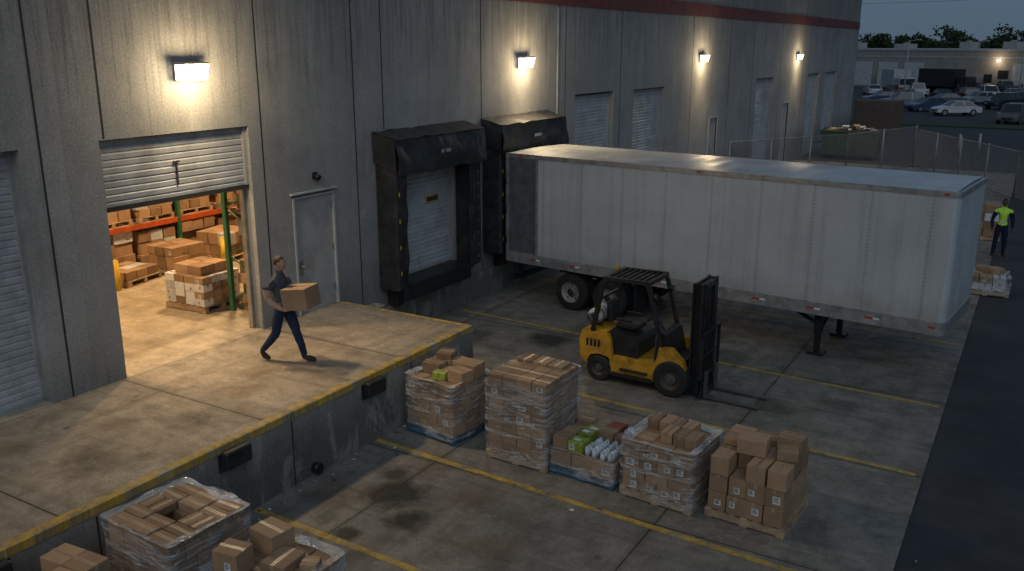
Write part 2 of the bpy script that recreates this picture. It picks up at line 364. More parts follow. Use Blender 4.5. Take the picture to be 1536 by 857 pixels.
def roll_door(name,y0,y1,z0,z1,x,pitch=.115,frame=True,win=False):
    m=MB();zs=[];z=z0
    while z<z1-.001:
        for dz,dx in((0,0),(.012,.018),(pitch-.03,.022),(pitch-.008,.0)):
            if z+dz<=z1: zs.append((z+dz,dx+.004*math.sin(z*37)))
        z+=pitch
    vs=[];fs=[];NS=10
    for (zz,dx) in zs:
        for q in range(NS+1):
            yy=y0+(y1-y0)*q/NS
            vs.append((x+dx+.010*mn.noise(Vector((yy*1.3,zz*1.1,x))),yy,zz+.006*mn.noise(Vector((yy*2,zz*3,3)))))
    for i in range(len(zs)-1):
        for q in range(NS): fs.append((i*(NS+1)+q,i*(NS+1)+q+1,(i+1)*(NS+1)+q+1,(i+1)*(NS+1)+q))
    m.add(vs,fs,0)
    m.box(x-.02,x+.045,y0,y1,z0-.05,z0+.03,1)
    if frame:
        m.box(x+.0,x+.07,y0,y0+.07,z0+.03,z1,1);m.box(x+.0,x+.07,y1-.07,y1,z0+.03,z1,1)
    if win:
        yc=(y0+y1)/2+.5;m.box(x+.01,x+.045,yc-.26,yc+.26,z0+1.62,z0+1.8,3);m.box(x+.045,x+.055,yc-.23,yc+.23,z0+1.65,z0+1.77,2)
    return m.obj(name,[m_slat,m_grey,m_ink,m_yelp],bld)
roll_door("rolling_door_panel",4.1,7.62,1.3,5.3,-.27)
roll_door("raised_door_panel",8.95,12.12,4.17,5.32,-.15)
roll_door("dock_door_panel",16.3,18.95,1.35,3.95,-.12,win=True)
roll_door("dock_door_panel",21.0,23.6,1.35,3.95,-.12)
for (a,c,z0,z1) in ops[5:]:
    if c-a>2: roll_door("rolling_door_panel",a,c,z0+.05,z1,-.22)
    else:
        m=MB();m.box(-.1,-.05,a,c,z0,z1,0);m.box(-.05,.02,a-.04,a,z0,z1+.04,1);m.box(-.05,.02,c,c+.04,z0,z1+.04,1);m.box(-.05,.02,a,c,z1,z1+.04,1);m.obj("side_door",[m_grey,m_frame],bld)
m=MB()
m.box(-.14,-.09,8.95,12.12,4.13,4.2,0)
for yy in (8.96,12.04): m.box(-.3,-.2,yy,yy+.07,1.26,5.3,1)
m.box(-.118,-.1,10.48,10.51,4.4,4.8,2);m.box(-.118,-.09,10.43,10.56,4.8,4.83,2)
m.obj("door_tracks",[m_dark,m_steel,m_ink],bld)
m=MB()
m.box(-.08,-.03,13.2,14.36,1.27,3.74,0)
m.box(-.08,.02,13.15,13.2,1.26,3.78,1);m.box(-.08,.02,14.36,14.41,1.26,3.78,1);m.box(-.08,.02,13.2,14.36,3.74,3.78,1)
m.box(-.03,.08,13.08,14.46,3.84,3.87,1)
m.box(-.03,-.02,13.26,13.38,2.1,2.42,2);m.cyl((-.02,13.32,2.3),(.05,13.32,2.3),.02,mat=2);m.cyl((.05,13.32,2.3),(.05,13.45,2.3),.012,mat=2)
for z in(1.6,2.5,3.4): m.box(-.03,-.015,14.3,14.36,z,z+.12,2)
m.obj("metal_door",[m_grey,m_frame,m_steel],bld)
m=MB()
m.cyl((.04,24.6,.3),(.04,24.6,7.9),.03,n=6);m.box(.001,.004,15.28,15.44,3.0,3.2)
m.obj("conduit",[m_grey],bld)
# ------------------------------------------------------------ interior
it=empty("warehouse_interior")
m=MB();m.quad((-30,-5,1.255),(.0,-5,1.255),(.0,40,1.255),(-30,40,1.255));m.obj("interior_floor",[m_floor],it)
m=MB();m.box(-16.2,-16,-5,40,1.2,9,0);m.box(-16,-.33,24,24.2,1.2,9,0);m.box(-16,-.33,3,3.2,1.2,9,0);m.box(-16,-.33,3.2,24,8.6,8.8,0);m.obj("partition_walls",[m_intwall],it)
CM=[m_card,m_tape,m_label,m_ink,m_goods,m_green,m_redg]
def carton(m,x,y,z,sx,sy,sz,rz=0,label=0,mat=0,M=None,tape=True):
    t=(M or Matrix.Identity(4))@T(x,y,z,rz)
    a,b_=sx/2,sy/2
    e=R.uniform(-.004,.004)
    c=.006
    m.rbox(-a,a,-b_,b_,0,sz+e,c,mat,t)
    top=sz+e
    if tape:
        w=.024
        if sx>=sy:
            m.box(-a-.002,a+.002,-w,w,top-.06,top+.002,1,t); m.quad((-a,-.002,top+.0035),(a,-.002,top+.0035),(a,.002,top+.0035),(-a,.002,top+.0035),3,t)
        else:
            m.box(-w,w,-b_-.002,b_+.002,top-.06,top+.002,1,t); m.quad((-.002,-b_,top+.0035),(.002,-b_,top+.0035),(.002,b_,top+.0035),(-.002,b_,top+.0035),3,t)
    if label:
        lw=R.uniform(.04,.07);lh=R.uniform(.04,.06);lx=R.uniform(-a*.5,a*.5);lz=sz*R.uniform(.3,.6)
        m.quad((lx-lw,-b_-.003,lz-lh),(lx+lw,-b_-.003,lz-lh),(lx+lw,-b_-.003,lz+lh),(lx-lw,-b_-.003,lz+lh),2,t)
        for k in range(3):
            zz=lz+lh*.55-k*lh*.45;m.quad((lx-lw*.75,-b_-.004,zz-.006),(lx+lw*R.uniform(.1,.8),-b_-.004,zz-.006),(lx+lw*.5,-b_-.004,zz+.006),(lx-lw*.75,-b_-.004,zz+.006),3,t)
    if R.random()<.3:
        m.quad((a+.003,b_*.3,sz*.2),(a+.003,b_*.6,sz*.2),(a+.003,b_*.6,sz*.28),(a+.003,b_*.3,sz*.28),3,t)
def pallet(m,w,d,mat,M):
    h=.14
    for y in (-d/2+.05,0,d/2-.05): m.box(-w/2,w/2,y-.045,y+.045,.02,h-.02,mat,M)
    n=7
    for i in range(n):
        x=-w/2+.05+(w-.1)*i/(n-1);m.box(x-.048,x+.048,-d/2,d/2,h-.02,h,mat,M)
    for x in(-w/2+.06,0,w/2-.06): m.box(x-.055,x+.055,-d/2,d/2,0,.02,mat,M)
def film(m,w,d,z0,z1,M,rim=.16,seed=0,bulge=.03):
    nu=96;nv=26
    def per(t,ins):
        a=w/2+bulge-ins;b_=d/2+bulge-ins;r=.07
        L=[(a-r,-b_+r,-90),(a-r,b_-r,0),(-a+r,b_-r,90),(-a+r,-b_+r,180)]
        s_=t*4;k=int(s_)%4;q=s_-int(s_)
        c=L[k];nx=L[(k+1)%4]
        if q<.2:
            an=math.radians(c[2]+q/.2*90);return c[0]+r*math.cos(an),c[1]+r*math.sin(an)
        q=(q-.2)/.8;an=math.radians(c[2]+90)
        x0,y0=c[0]+r*math.cos(an),c[1]+r*math.sin(an);x1,y1=nx[0]+r*math.cos(an),nx[1]+r*math.sin(an)
        return x0+(x1-x0)*q,y0+(y1-y0)*q
    def f(u,v):
        z=z0+(z1-z0)*min(1,v/.85)
        ins=0 if v<.85 else (v-.85)/.15*rim
        x,y=per(u%1,ins)
        q=mn.noise(Vector((x*3.1+seed,y*3.1,z*4)))*.028+mn.noise(Vector((x*6+seed,y*6,z*14)))*.01
        l=math.hypot(x,y)+1e-6
        if v>.85: z+=.03+q*1.6-(v-.85)/.15*.03
        return (x*(1+q/l*.9),y*(1+q/l*.9),z)
    m.grid(lambda u,v:f(u,v*.85),nu,nv,0,M)
    m.grid(lambda u,v:f(u,.8501+.1499*v),nu,5,1,M)
def stack(m,w,d,z,lay,nx,ny,h,M,skip=None,jit=.008,lab=.15,rot=False,tape=True,matf=None):
    for l in range(lay):
        ax,ay=(nx,ny) if (l%2==0 or not rot) else (ny,nx)
        for i in range(ax):
            for j in range(ay):
                if skip and skip(l,i,j): continue
                sx=w/ax;sy=d/ay
                carton(m,-w/2+sx*(i+.5)+R.uniform(-jit,jit),-d/2+sy*(j+.5)+R.uniform(-jit,jit),z+l*h,sx*.97,sy*.97,h*.98,R.uniform(-.02,.02),label=(R.random()<lab and j==0),M=M,tape=tape,mat=(matf(l,i,j) if matf else 0))
def simple_pile(m,w,d,z,M,H_=1.2):
    zz=z
    while zz<z+H_-.1:
        h=R.uniform(.2,.34);nx=R.choice([2,3]);ny=R.choice([2,3])
        stack(m,w*R.uniform(.85,1),d*R.uniform(.85,1),zz,1,nx,ny,h,M,skip=lambda l,i,j:(zz>z+.4 and R.random()<.22),jit=.02,tape=False,matf=lambda l,i,j:R.choice([0]*9+[4]))
        zz+=h
def rack(name,x0,x1,y0,y1,bay,levels):
    m=MB();y=y0
    while y<=y1+.01:
        for x in(x0,x1): m.box(x-.05,x+.05,y-.045,y+.045,1.255,7.5,0)
        z=1.5
        while z<7: m.beam((x0,y,z),(x1,y,z+.5),.03,.03,0);m.beam((x1,y,z+.5),(x0,y,z+1),.03,.03,0);z+=1.0
        y+=bay
    for zl in levels:
        y=y0
        while y<y1-.1:
            for x in(x0,x1): m.box(x-.03,x+.03,y+.045,y+bay-.045,zl-.13,zl,1)
            y+=bay
    m.obj(name,[m_rackg,m_racko],it)
rack("pallet_rack",-7.5,-6.4,10.2,23,2.6,(2.42,3.7,5.2))
rack("pallet_rack",-1.55,-.55,12.75,20.6,2.6,(3.35,4.8,6.3))
rack("pallet_rack",-11.5,-10.4,8.2,22,2.6,(2.6,4.0,5.4))
m=MB();pm=MB()
for k in range(10):
    for (xc,zb,hh) in((-6.95,1.255,.85),(-6.95,2.42,.85),(-6.95,3.7,1.1)):
        M=T(xc,10.9+k*1.28,zb,R.uniform(-.04,.04));pallet(pm,1.1,1.1,0,M);simple_pile(m,1.1,1.15,.14,M,hh)
    for (xc,zb,hh) in((-10.95,1.255,1.0),(-10.95,2.6,1.1),(-10.95,4.0,1.1)):
        M=T(xc,8.9+k*1.28,zb,R.uniform(-.04,.04));pallet(pm,1.1,1.1,0,M);simple_pile(m,1.1,1.15,.14,M,hh)
for k in range(5):
    for zb in (1.255,3.35,4.8):
        M=T(-1.05,13.45+k*1.28,zb,R.uniform(-.04,.04));pallet(pm,1.0,1.1,0,M);simple_pile(m,.95,1.1,.14,M,1.3 if zb>2 else 1.6)
for (x,y,h) in((-5.6,14.6,.55),(-5.7,13.2,.3),(-5.6,16.2,.6),(-5.4,19.4,.8),(-3.6,20.5,1.2),(-2.5,18.5,1.3)):
    M=T(x,y,1.255,R.uniform(-.2,.2));pallet(pm,1.1,1.1,0,M);simple_pile(m,1.05,1.05,.14,M,h)
m.obj("stored_cartons",CM,it);pm.obj("storage_pallets",[m_wood],it)
m=MB();pm=MB();M=T(-2.45,12.75,1.255,.05);pallet(pm,1.2,1.1,0,M);stack(m,1.15,1.05,.14,4,4,4,.16,M,lab=.6,matf=lambda l,i,j:R.choice([0,0,2,4]))
stack(m,.8,.8,.78,1,2,2,.2,M)
m.obj("white_carton_stack",CM,it);pm.obj("floor_pallet",[m_wood],it)
for (x,y) in((-5.1,12.5),(-5.0,15.6)):
    m=MB();m.cyl((x,y,1.255),(x,y,1.95),.07,n=14);m.sphere((x,y,1.95),(.07,.07,.05),12,6);m.obj("yellow_bollard",[m_yelp],it)
m_ceil=E("interior_fixture_glow",(1,.72,.4),6)
for (x,y) in((-4.0,8.8),(-4.2,15.5),(-8.9,12)):
    m=MB();m.lathe((x,y,7.7),(0,0,-1),[(0,.05,0),(.12,.1,0),(.3,.26,0),(.3,.22,1),(.27,.0,1)],16);m.obj("high_bay_lamp",[m_steel,m_ceil],it)
    l=bpy.data.lights.new("high_bay_light","SPOT");l.energy=1900;l.color=(1,.66,.34);l.shadow_soft_size=.35;l.spot_size=math.radians(155);l.spot_blend=.6
    o=bpy.data.objects.new("high_bay_light",l);COL.objects.link(o);o.location=(x,y,7.35);o.parent=it
# ------------------------------------------------------------ wall lamps
m_lens=E("lamp_lens",(1,.9,.7),6)
m_bronze=S("fixture_bronze",(.3,.28,.25),.5,.2)
def wall_lamp(y,z,e,k=1):
    m=MB()
    m.prism([(0,z+.13*k),(.30*k,z+.13*k),(.31*k,z+.145*k),(.27*k,z+.165*k),(0,z+.175*k)],y-.28*k,y+.28*k,0)
    m.prism([(0,z-.14*k),(.05,z-.14*k),(.05,z+.13*k),(0,z+.13*k)],y-.27*k,y+.27*k,0)
    m.prism([(.052,z-.13*k),(.21*k,z-.14*k),(.29*k,z+.128*k),(.052,z+.128*k)],y-.272*k,y+.272*k,1)
    o=m.obj("wall_lamp",[m_bronze,m_lens])
    l=bpy.data.lights.new("lamp_light","POINT");l.energy=e*.42;l.color=(1,.76,.45);l.shadow_soft_size=.14
    q=bpy.data.objects.new("lamp_light",l);COL.objects.link(q);q.location=(.62,y,z-.1);q.parent=o
    l=bpy.data.lights.new("lamp_throw","SPOT");l.energy=e*1.5;l.color=(1,.76,.45);l.shadow_soft_size=.14;l.spot_size=math.radians(140);l.spot_blend=1
    q=bpy.data.objects.new("lamp_throw",l);COL.objects.link(q);q.location=(.42,y,z-.16);q.rotation_euler=(0,math.radians(-38),0);q.parent=o
for (y,z,e) in((10.8,6.35,330),(22.5,6.33,280),(37.8,6.27,280),(54.7,6.15,280)): wall_lamp(y,z,e)
wall_lamp(1.0,6.35,170)  # unseen lamp added to continue the row and light the foreground
m=MB();m.box(0,.05,13.77,13.89,4.1,4.24);m.cyl((.05,13.83,4.17),(.14,13.83,4.12),.05,.07,n=12);m.obj("wall_sconce",[m_blackp])  # stands for the small sconce over the metal door, modelled unlit
# ------------------------------------------------------------ dock shelters
def shelter(y0,y1,z1):
    m=MB();D=.6
    m.rbox(0.003,D,y0,y0+.32,1.2,z1-.3,.05);m.rbox(0.003,D,y1-.38,y1,1.2,z1-.3,.05)
    def fl(ya,yb,s_):
        def f(u,v):
            y=ya+(yb-ya)*u;z=1.15+(z1-1.3)*v
            return (D-.03+.07*mn.noise(Vector((y*3,z*2.2,s_)))+.03*math.sin(u*3),y+.03*mn.noise(Vector((y,z*1.5,s_+3))),z)
        m.grid(f,6,24)
    fl(y0+.26,y0+.44,1);fl(y1-.54,y1-.32,5)
    m.prism([(0.003,z1+.12),(D+.02,z1-.02),(D+.04,z1-.12),(D+.04,z1-.4),(.003,z1-.4)],y0-.03,y1+.03)
    def hc(u,v):
        y=y0-.05+(y1-y0+.1)*u;z=z1-.04-(.76+.09*mn.noise(Vector((u*5,1,y0)))+.06*math.sin(u*3.1))*v
        return (D+.06+.07*math.sin(v*2.4)+.09*mn.noise(Vector((y*1.6,z*1.9,7)))+.03*mn.noise(Vector((y*6,z*3,2))),y,z)
    m.grid(hc,60,18)
    def tp(u,v):
        y=y0-.06+(y1-y0+.12)*u;x=.003+(D+.08)*v
        return (x,y,z1+.14-.16*v+.035*mn.noise(Vector((y*2.4,x*3,1)))-.03*math.sin(math.pi*v)*abs(math.sin(u*9)))
    m.grid(tp,50,8)
    for s_ in(y0-.05,y1+.05):
        def sd(u,v,s_=s_):
            x=.0+(D+.06)*u;z=z1+.1-.12*u-(.72-.1*(1-u))*v
            return (x,s_+.03*mn.noise(Vector((x*5,z*4,s_))),z)
        m.grid(sd,6,8)
    m.box(D+.15,D+.155,(y0+y1)/2-.2,(y0+y1)/2+.2,z1-.45,z1-.37,4)
    for k in range(4):
        z=1.6+k*.62
        m.box(D+.002,D+.006,y0+.1,y0+.14,z,z+.1,1)
    for k in range(8):
        z=1.4+k*.32;m.box(D+.0,D+.02,y1-.2,y1-.17,z,z+.05,3)
    return m.obj("dock_shelter",[m_fabric,m_yelp,m_label,m_steel,m_grey])
shelter(15.8,19.4,4.78);shelter(20.35,23.95,4.78)
for (a,c) in((16.1,19.1),(20.9,23.7)):
    m=MB()
    m.box(0.002,.55,a+.2,c-.2,1.18,1.3,0);m.box(.55,.6,a+.25,c-.25,.92,1.28,0)
    m.rbox(.003,.28,a,a+.3,.75,1.2,.02,0);m.rbox(.003,.28,c-.3,c,.75,1.2,.02,0)
    m.prism([(.003,.95),(.5,1.17),(.003,1.17)],a+.4,a+.46,0);m.prism([(.003,.95),(.5,1.17),(.003,1.17)],c-.46,c-.4,0)
    m.obj("dock_leveler",[m_blackp])
m=MB();m.box(.003,.35,14.52,15.6,0,.95,0);m.box(.003,.12,15.6,25,0,.72,0);m.obj("foundation_ledge",[m_dockface],bevel=.01)
m=MB();m.cyl((.5,15.9,.1),(1.6,16.6,.12),.05,n=10,mat=0);m.cyl((.8,15.6,.06),(1.3,16.7,.3),.04,n=8,mat=1);m.box(.4,.9,16.2,16.6,.004,.2,2);m.obj("pipe_debris",[m_steel,m_black,m_wood])
# ------------------------------------------------------------ trailer
def trailer():
    m=MB();L=11.1;Wd=2.75;z0=1.2;z1=4.02
    rr=.16;pts=[(0,0),(L-rr,0)]
    for k in range(1,6): a=math.radians(-90+k*18);pts.append((L-rr+rr*math.cos(a),rr+rr*math.sin(a)))
    for k in range(0,5): a=math.radians(k*18);pts.append((L-rr+rr*math.cos(a),Wd-rr+rr*math.sin(a)))
    pts+=[(L-rr,Wd),(0,Wd)]
    n=len(pts)
    def wall_(p,za,zb,mt):
        vs=[(x,y,za) for x,y in p]+[(x,y,zb) for x,y in p];k=len(p)
        m.add(vs,[(i,(i+1)%k,k+(i+1)%k,k+i) for i in range(k)],mt)
    wall_(pts,z0,z1-.0,0)
    m.add([(x,y,z1-.004) for x,y in pts],[tuple(range(n))],1)
    m.add([(x,y,z0) for x,y in pts],[tuple(range(n-1,-1,-1))],3)
    def rf(u,v):
        x=.02+(L-.1)*u;y=.04+(Wd-.08)*v
        return (x,y,z1+.012+.035*math.sin(math.pi*v)+.006*math.sin(u*math.pi*2*18)*math.sin(math.pi*v))
    m.grid(rf,144,10,1)
    def rail(za,zb,off,mt):
        q=[]
        for x,y in pts:
            dy=-off if y<Wd/2 else off
            q.append((x+(off if x>L-rr*.7 else 0),y+dy))
        wall_(q,za,zb,mt);k=len(q)
        m.add([(x,y,zb) for x,y in q]+[(x,y,zb) for x,y in pts],[(i,(i+1)%k,k+(i+1)%k,k+i) for i in range(k)],mt)
    rail(z1-.09,z1+.018,.022,2);rail(z0-.12,z0+.16,.02,2)
    x=.8
    while x<L-.6:
        m.box(x,x+.16,-.0235,-.0215,z0-.0,z0+.045,5);m.box(x+.17,x+.3,-.0235,-.0215,z0-.0,z0+.045,6);x+=1.25
    m.box(L-.3,L-.16,-.0235,-.0215,z0+.02,z0+.06,5)
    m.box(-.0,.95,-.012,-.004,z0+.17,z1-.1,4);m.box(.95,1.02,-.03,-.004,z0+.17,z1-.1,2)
    m.box(-.05,0,0,Wd,z0-.1,z1,4);m.box(-.03,.06,-.03,.04,z0-.1,z1+.01,2)
    for zz in(1.6,2.4,3.2): m.cyl((-.02,-.04,zz),(-.02,-.04,zz+.3),.02,mat=3,n=8)
    for y in(.85,1.9): m.box(.1,L-1.,y-.06,y+.06,z0-.32,z0-.1,3)
    k=.3
    while k<L-.2: m.box(k-.03,k+.03,.05,Wd-.05,z0-.14,z0-.02,3);k+=.45
    m.box(1.2,4.2,.8,.95,z0-.42,z0-.3,3);m.box(1.2,4.2,1.8,1.95,z0-.42,z0-.3,3)
    m.box(0,.1,.2,Wd-.2,.5,.62,3);m.box(.0,.1,.5,.6,.6,1.1,3);m.box(.0,.1,2.1,2.2,.6,1.1,3)
    for wx in(2.05,3.2):
        m.cyl((wx,.3,.5),(wx,Wd-.3,.5),.08,mat=3)
        for (ya,yb,s_) in((.03,.3,-1),(.33,.6,1),(Wd-.3,Wd-.03,1),(Wd-.6,Wd-.33,1)):
            m.lathe((wx,(ya+yb)/2,.5),(0,1,0),[(-.13,.28,7),(-.135,.3,8),(-.14,.36,8),(-.12,.47,8),(-.06,.505,8),(.06,.505,8),(.12,.47,8),(.14,.36,8),(.135,.3,8),(.13,.28,7)],32)
            m.lathe((wx,(ya+yb)/2,.5),(0,1,0),[(-.13,.29,7),(-.115,.27,7),(-.05,.22,7),(-.03,.17,7),(-.03,.11,7),(-.12,.1,7),(-.14,.07,3),(-.14,.0,3)],24)
            if s_<0:
                for q in range(8):
                    a=q*math.pi/4;m.cyl((wx+.14*math.cos(a),ya+.085,.5+.14*math.sin(a)),(wx+.14*math.cos(a),ya+.115,.5+.14*math.sin(a)),.015,n=6,mat=3)
                for q in range(5):
                    a=q*math.pi*.4+.3;m.cyl((wx+.215*math.cos(a),ya+.08,.5+.215*math.sin(a)),(wx+.215*math.cos(a),ya+.0975,.5+.215*math.sin(a)),.028,n=10,mat=3)
    m.box(3.95,3.97,.05,.65,.3,1.05,8)
    for y in(.55,Wd-.55):
        m.box(8.35,8.51,y-.08,y+.08,.5,z0-.1,3);m.box(8.37,8.49,y-.06,y+.06,.08,.5,3);m.box(8.25,8.61,y-.14,y+.14,.004,.07,3)
        m.beam((8.43,y,.7),(7.6,y,z0-.12),.07,.07,3)
    m.box(8.4,8.46,.55,Wd-.55,.72,.8,3);m.beam((8.43,.6,.5),(8.43,Wd-.6,1.05),.05,.05,3)
    m.cyl((8.43,.1,.9),(8.43,.5,.9),.02,mat=3)
    for x in(.4,5.5,L-.3): m.box(x,x+.1,-.03,-.02,z1-.06,z1-.02,5)
    ang=math.atan2(19.2-20.38,11.8-.8)
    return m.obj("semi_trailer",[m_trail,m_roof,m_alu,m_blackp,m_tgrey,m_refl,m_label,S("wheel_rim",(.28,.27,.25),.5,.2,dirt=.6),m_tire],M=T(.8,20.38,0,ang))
trailer()
# ------------------------------------------------------------ forklift
def forklift():
    m=MB()
    Y,K,TI,ST,WT,OR,RM=0,1,2,3,4,5,6
    hw=.53
    def cw(y0,y1,dx,mt): m.prism([(-.36+dx,.28),(-.50+dx,.42),(-.54+dx,.80),(-.46+dx,1.02),(-.30+dx,1.10),(.22,1.10),(.26,.95),(.26,.62),(.34,.52),(.28,.30),(.25,.5),(.1,.6),(-.1,.6),(-.25,.5),(-.3,.28)],y0,y1,mt)
    cw(-hw+.12,hw-.12,0,Y)
    for s_ in(-1,1):
        a,b_=(-hw,-hw+.12) if s_<0 else (hw-.12,hw)
        m.prism([(-.30,.36),(-.42,.5),(-.45,.80),(-.38,.98),(-.25,1.05),(.2,1.06),(.26,.93),(.3,.6),(.28,.5),(.2,.56),(0,.6),(-.2,.55),(-.28,.42)],a,b_,Y)
    m.prism([(.24,.2),(.24,.56),(.35,.62),(1.2,.60),(1.3,.75),(1.42,.8),(1.5,.75),(1.32,.55),(1.26,.36),(1.22,.2)],-hw+.02,hw-.02,Y)
    m.box(.3,1.2,-hw-.02,-hw+.05,.18,.26,K);m.box(.5,1.1,-hw-.06,-hw+.02,.34,.38,K)
    m.prism([(.1,.62),(.12,1.06),(.2,1.12),(.8,1.05),(.86,.95),(.84,.62)],-.44,.44,K)
    for k in range(4): m.box(-.3+k*.09,-.25+k*.09,-hw-.004,-hw+.01,.74,.9,K)
    m.prism([(1.18,.6),(1.22,1.1),(1.3,1.25),(1.42,1.22),(1.55,.8),(1.5,.6)],-.42,.42,K)
    fen=[(1.28,.62),(1.34,.98),(1.6,.98),(1.85,.75),(1.95,.5),(1.93,.42),(1.8,.65),(1.6,.72),(1.4,.62)]
    m.prism(fen,-hw-.02,-hw+.14,Y);m.prism(fen,hw-.14,hw+.02,Y)
    m.box(1.3,1.85,-.36,.36,.25,.75,K)
    m.rbox(.22,.72,-.24,.24,1.12,1.24,.03,K)
    m.rbox(.12,.24,-.23,.23,1.2,1.66,.035,K,Matrix.Translation((.06,0,0))@Matrix.Rotation(-.12,4,'Y'))
    m.rbox(.25,.6,-.30,-.25,1.3,1.36,.012,K);m.rbox(.25,.6,.25,.30,1.3,1.36,.012,K)
    m.cyl((1.25,0,1.15),(1.02,0,1.42),.025,mat=K)
    c=Vector((1.0,0,1.44));ax=Vector((-.65,0,.76))
    a=ax.orthogonal().normalized();b_=ax.normalized().cross(a)
    N=18
    for i in range(N):
        t0=2*math.pi*i/N;t1=2*math.pi*(i+1)/N
        m.cyl(c+(a*math.cos(t0)+b_*math.sin(t0))*.17,c+(a*math.cos(t1)+b_*math.sin(t1))*.17,.016,mat=K,n=6,cap=False)
    for i in range(3):
        t0=2*math.pi*i/3;m.cyl(c,c+(a*math.cos(t0)+b_*math.sin(t0))*.17,.012,mat=K,n=6)
    for k in range(3): m.cyl((1.3,-.2-.07*k,1.2),(1.22,-.2-.07*k,1.42),.01,mat=K,n=6);m.sphere((1.22,-.2-.07*k,1.43),(.022,.022,.022),8,6,K)
    zt=2.22
    for y in(-.47,.47):
        m.beam((-.18,y,1.05),(.02,y,zt-.1),.07,.09,K);m.beam((.02,y,zt-.1),(.12,y,zt),.07,.09,K)
        m.beam((1.38,y,.9),(1.05,y,zt-.08),.07,.08,K);m.beam((1.05,y,zt-.08),(.95,y,zt+.02),.07,.08,K)
        m.beam((.1,y,zt),(1.02,y,zt+.02),.06,.08,K)
    for k in range(8):
        x=.12+k*.125;m.box(x-.016,x+.016,-.47,.47,zt-.02,zt+.035,K)
    m.box(.98,1.06,-.5,.5,zt-.03,zt+.05,K);m.box(.04,.12,-.5,.5,zt-.04,zt+.04,K)
    m.box(-.06,-.0,-.47,.47,1.75,1.8,K)
    m.cyl((.02,.2,zt+.03),(.02,.2,zt+.13),.05,.04,mat=OR)
    for y in(-.42,.42): m.cyl((1.12,y,1.98),(1.2,y,1.96),.065,.07,mat=K);m.cyl((1.2,y,1.96),(1.205,y,1.96),.055,mat=ST)
    m.box(-.12,-.06,-.45,-.35,1.45,1.6,OR)
    prof=[(-.36,.05,WT),(-.355,.1,WT),(-.31,.15,WT),(-.26,.16,WT),(-.02,.162,WT),(0,.167,ST),(.02,.162,WT),(.26,.16,WT),(.31,.15,WT),(.355,.1,WT),(.36,.0,WT)]
    m.lathe((-.24,0,1.32),(0,1,0),prof,24)
    m.lathe((-.24,-.37,1.32),(0,-1,0),[(0,.1,ST),(.08,.1,ST),(.08,.085,ST),(0,.085,ST)],16);m.cyl((-.24,-.36,1.32),(-.24,-.44,1.32),.03,mat=ST)
    for y in(-.18,.18):
        m.lathe((-.24,y,1.32),(0,1,0),[(-.02,.17,K),(.02,.17,K)],20);m.box(-.36,-.12,y-.03,y+.03,1.08,1.18,K)
    m.cyl((-.2,-.38,1.35),(.0,-.35,1.15),.012,mat=K,n=6)
    def wheel(x,y,r,w,s_):
        m.lathe((x,y,r),(0,s_,0),[(-w/2,r*.55,TI),(-w/2,r*.9,TI),(-w/2+.03,r,TI),(w/2-.03,r,TI),(w/2,r*.9,TI),(w/2,r*.58,TI),(w/2-.015,r*.56,RM),(w/2-.05,r*.35,RM),(w/2-.02,r*.3,RM),(w/2-.02,r*.12,ST),(w/2+.02,r*.1,ST),(w/2+.02,0,ST)],28)
        for q in range(6):
            a=q*math.pi/3;m.cyl((x+r*.22*math.cos(a),y+s_*(w/2-.02),r+r*.22*math.sin(a)),(x+r*.22*math.cos(a),y+s_*(w/2+.0),r+r*.22*math.sin(a)),.012,n=6,mat=ST)
    for s_ in(-1,1): wheel(0,s_*.45,.28,.2,s_);wheel(1.62,s_*.5,.37,.24,s_)
    zt2=2.36
    for s_ in(-1,1):
        y=s_*.38
        m.box(1.94,2.14,y-.04*s_-.014,y-.04*s_+.014,.08,zt2,K);m.box(1.94,1.97,y-.07,y+.07,.08,zt2,K);m.box(2.11,2.14,y-.07,y+.07,.08,zt2,K)
        yi=s_*.26;m.box(2.03,2.16,yi-.014,yi+.014,.1,zt2-.03,K);m.box(2.135,2.16,yi-.05,yi+.05,.1,zt2-.03,K)
        m.cyl((1.95,s_*.2,.15),(1.95,s_*.2,1.3),.055,mat=K);m.cyl((1.95,s_*.2,1.3),(1.95,s_*.2,2.2),.035,mat=ST)
        m.beam((2.06,s_*.12,.4),(2.06,s_*.12,2.2),.03,.012,K)
        m.cyl((1.9,s_*.42,.55),(1.25,s_*.4,.75),.035,mat=K)
    for z in(.2,.85,1.5,zt2-.1): m.box(1.96,2.0,-.38,.38,z,z+.1,K)
    m.box(2.04,2.16,-.3,.3,zt2-.12,zt2-.02,K);m.cyl((2.06,-.1,1.2),(2.06,-.1,2.15),.06,mat=K);m.cyl((2.0,.1,2.2),(2.12,.1,2.2),.07,mat=K)
    m.cyl((2.12,-.05,.5),(2.12,-.05,2.2),.014,mat=K,n=6);m.cyl((2.12,.05,.5),(2.12,.05,2.2),.014,mat=K,n=6)
    m.box(2.18,2.23,-.48,.48,.08,.18,K);m.box(2.18,2.23,-.48,.48,.45,.55,K)
    for y in(-.3,0,.3): m.box(2.165,2.195,y-.04,y+.04,.1,.55,K)
    m.box(2.18,2.22,-.52,-.48,.45,1.38,K);m.box(2.18,2.22,.48,.52,.45,1.38,K);m.box(2.18,2.22,-.52,.52,1.34,1.39,K)
    for k in range(7):
        y=-.39+k*.13;m.box(2.19,2.21,y-.015,y+.015,.55,1.35,K)
    m.box(2.19,2.21,-.5,.5,.88,.91,K)
    for y in(-.29,.29):
        m.prism([(2.235,.04),(2.235,.58),(2.275,.58),(2.28,.085),(2.9,.075),(3.35,.05),(3.35,.04)],y-.06,y+.06,ST)
    m.obj("forklift",[m_yel,m_blackp,m_tire,S("fork_steel",(.12,.12,.12),.45,.5),m_white,m_yel,m_rim],bevel=.008,M=T(5.7,16.48,0,-.03))
forklift()
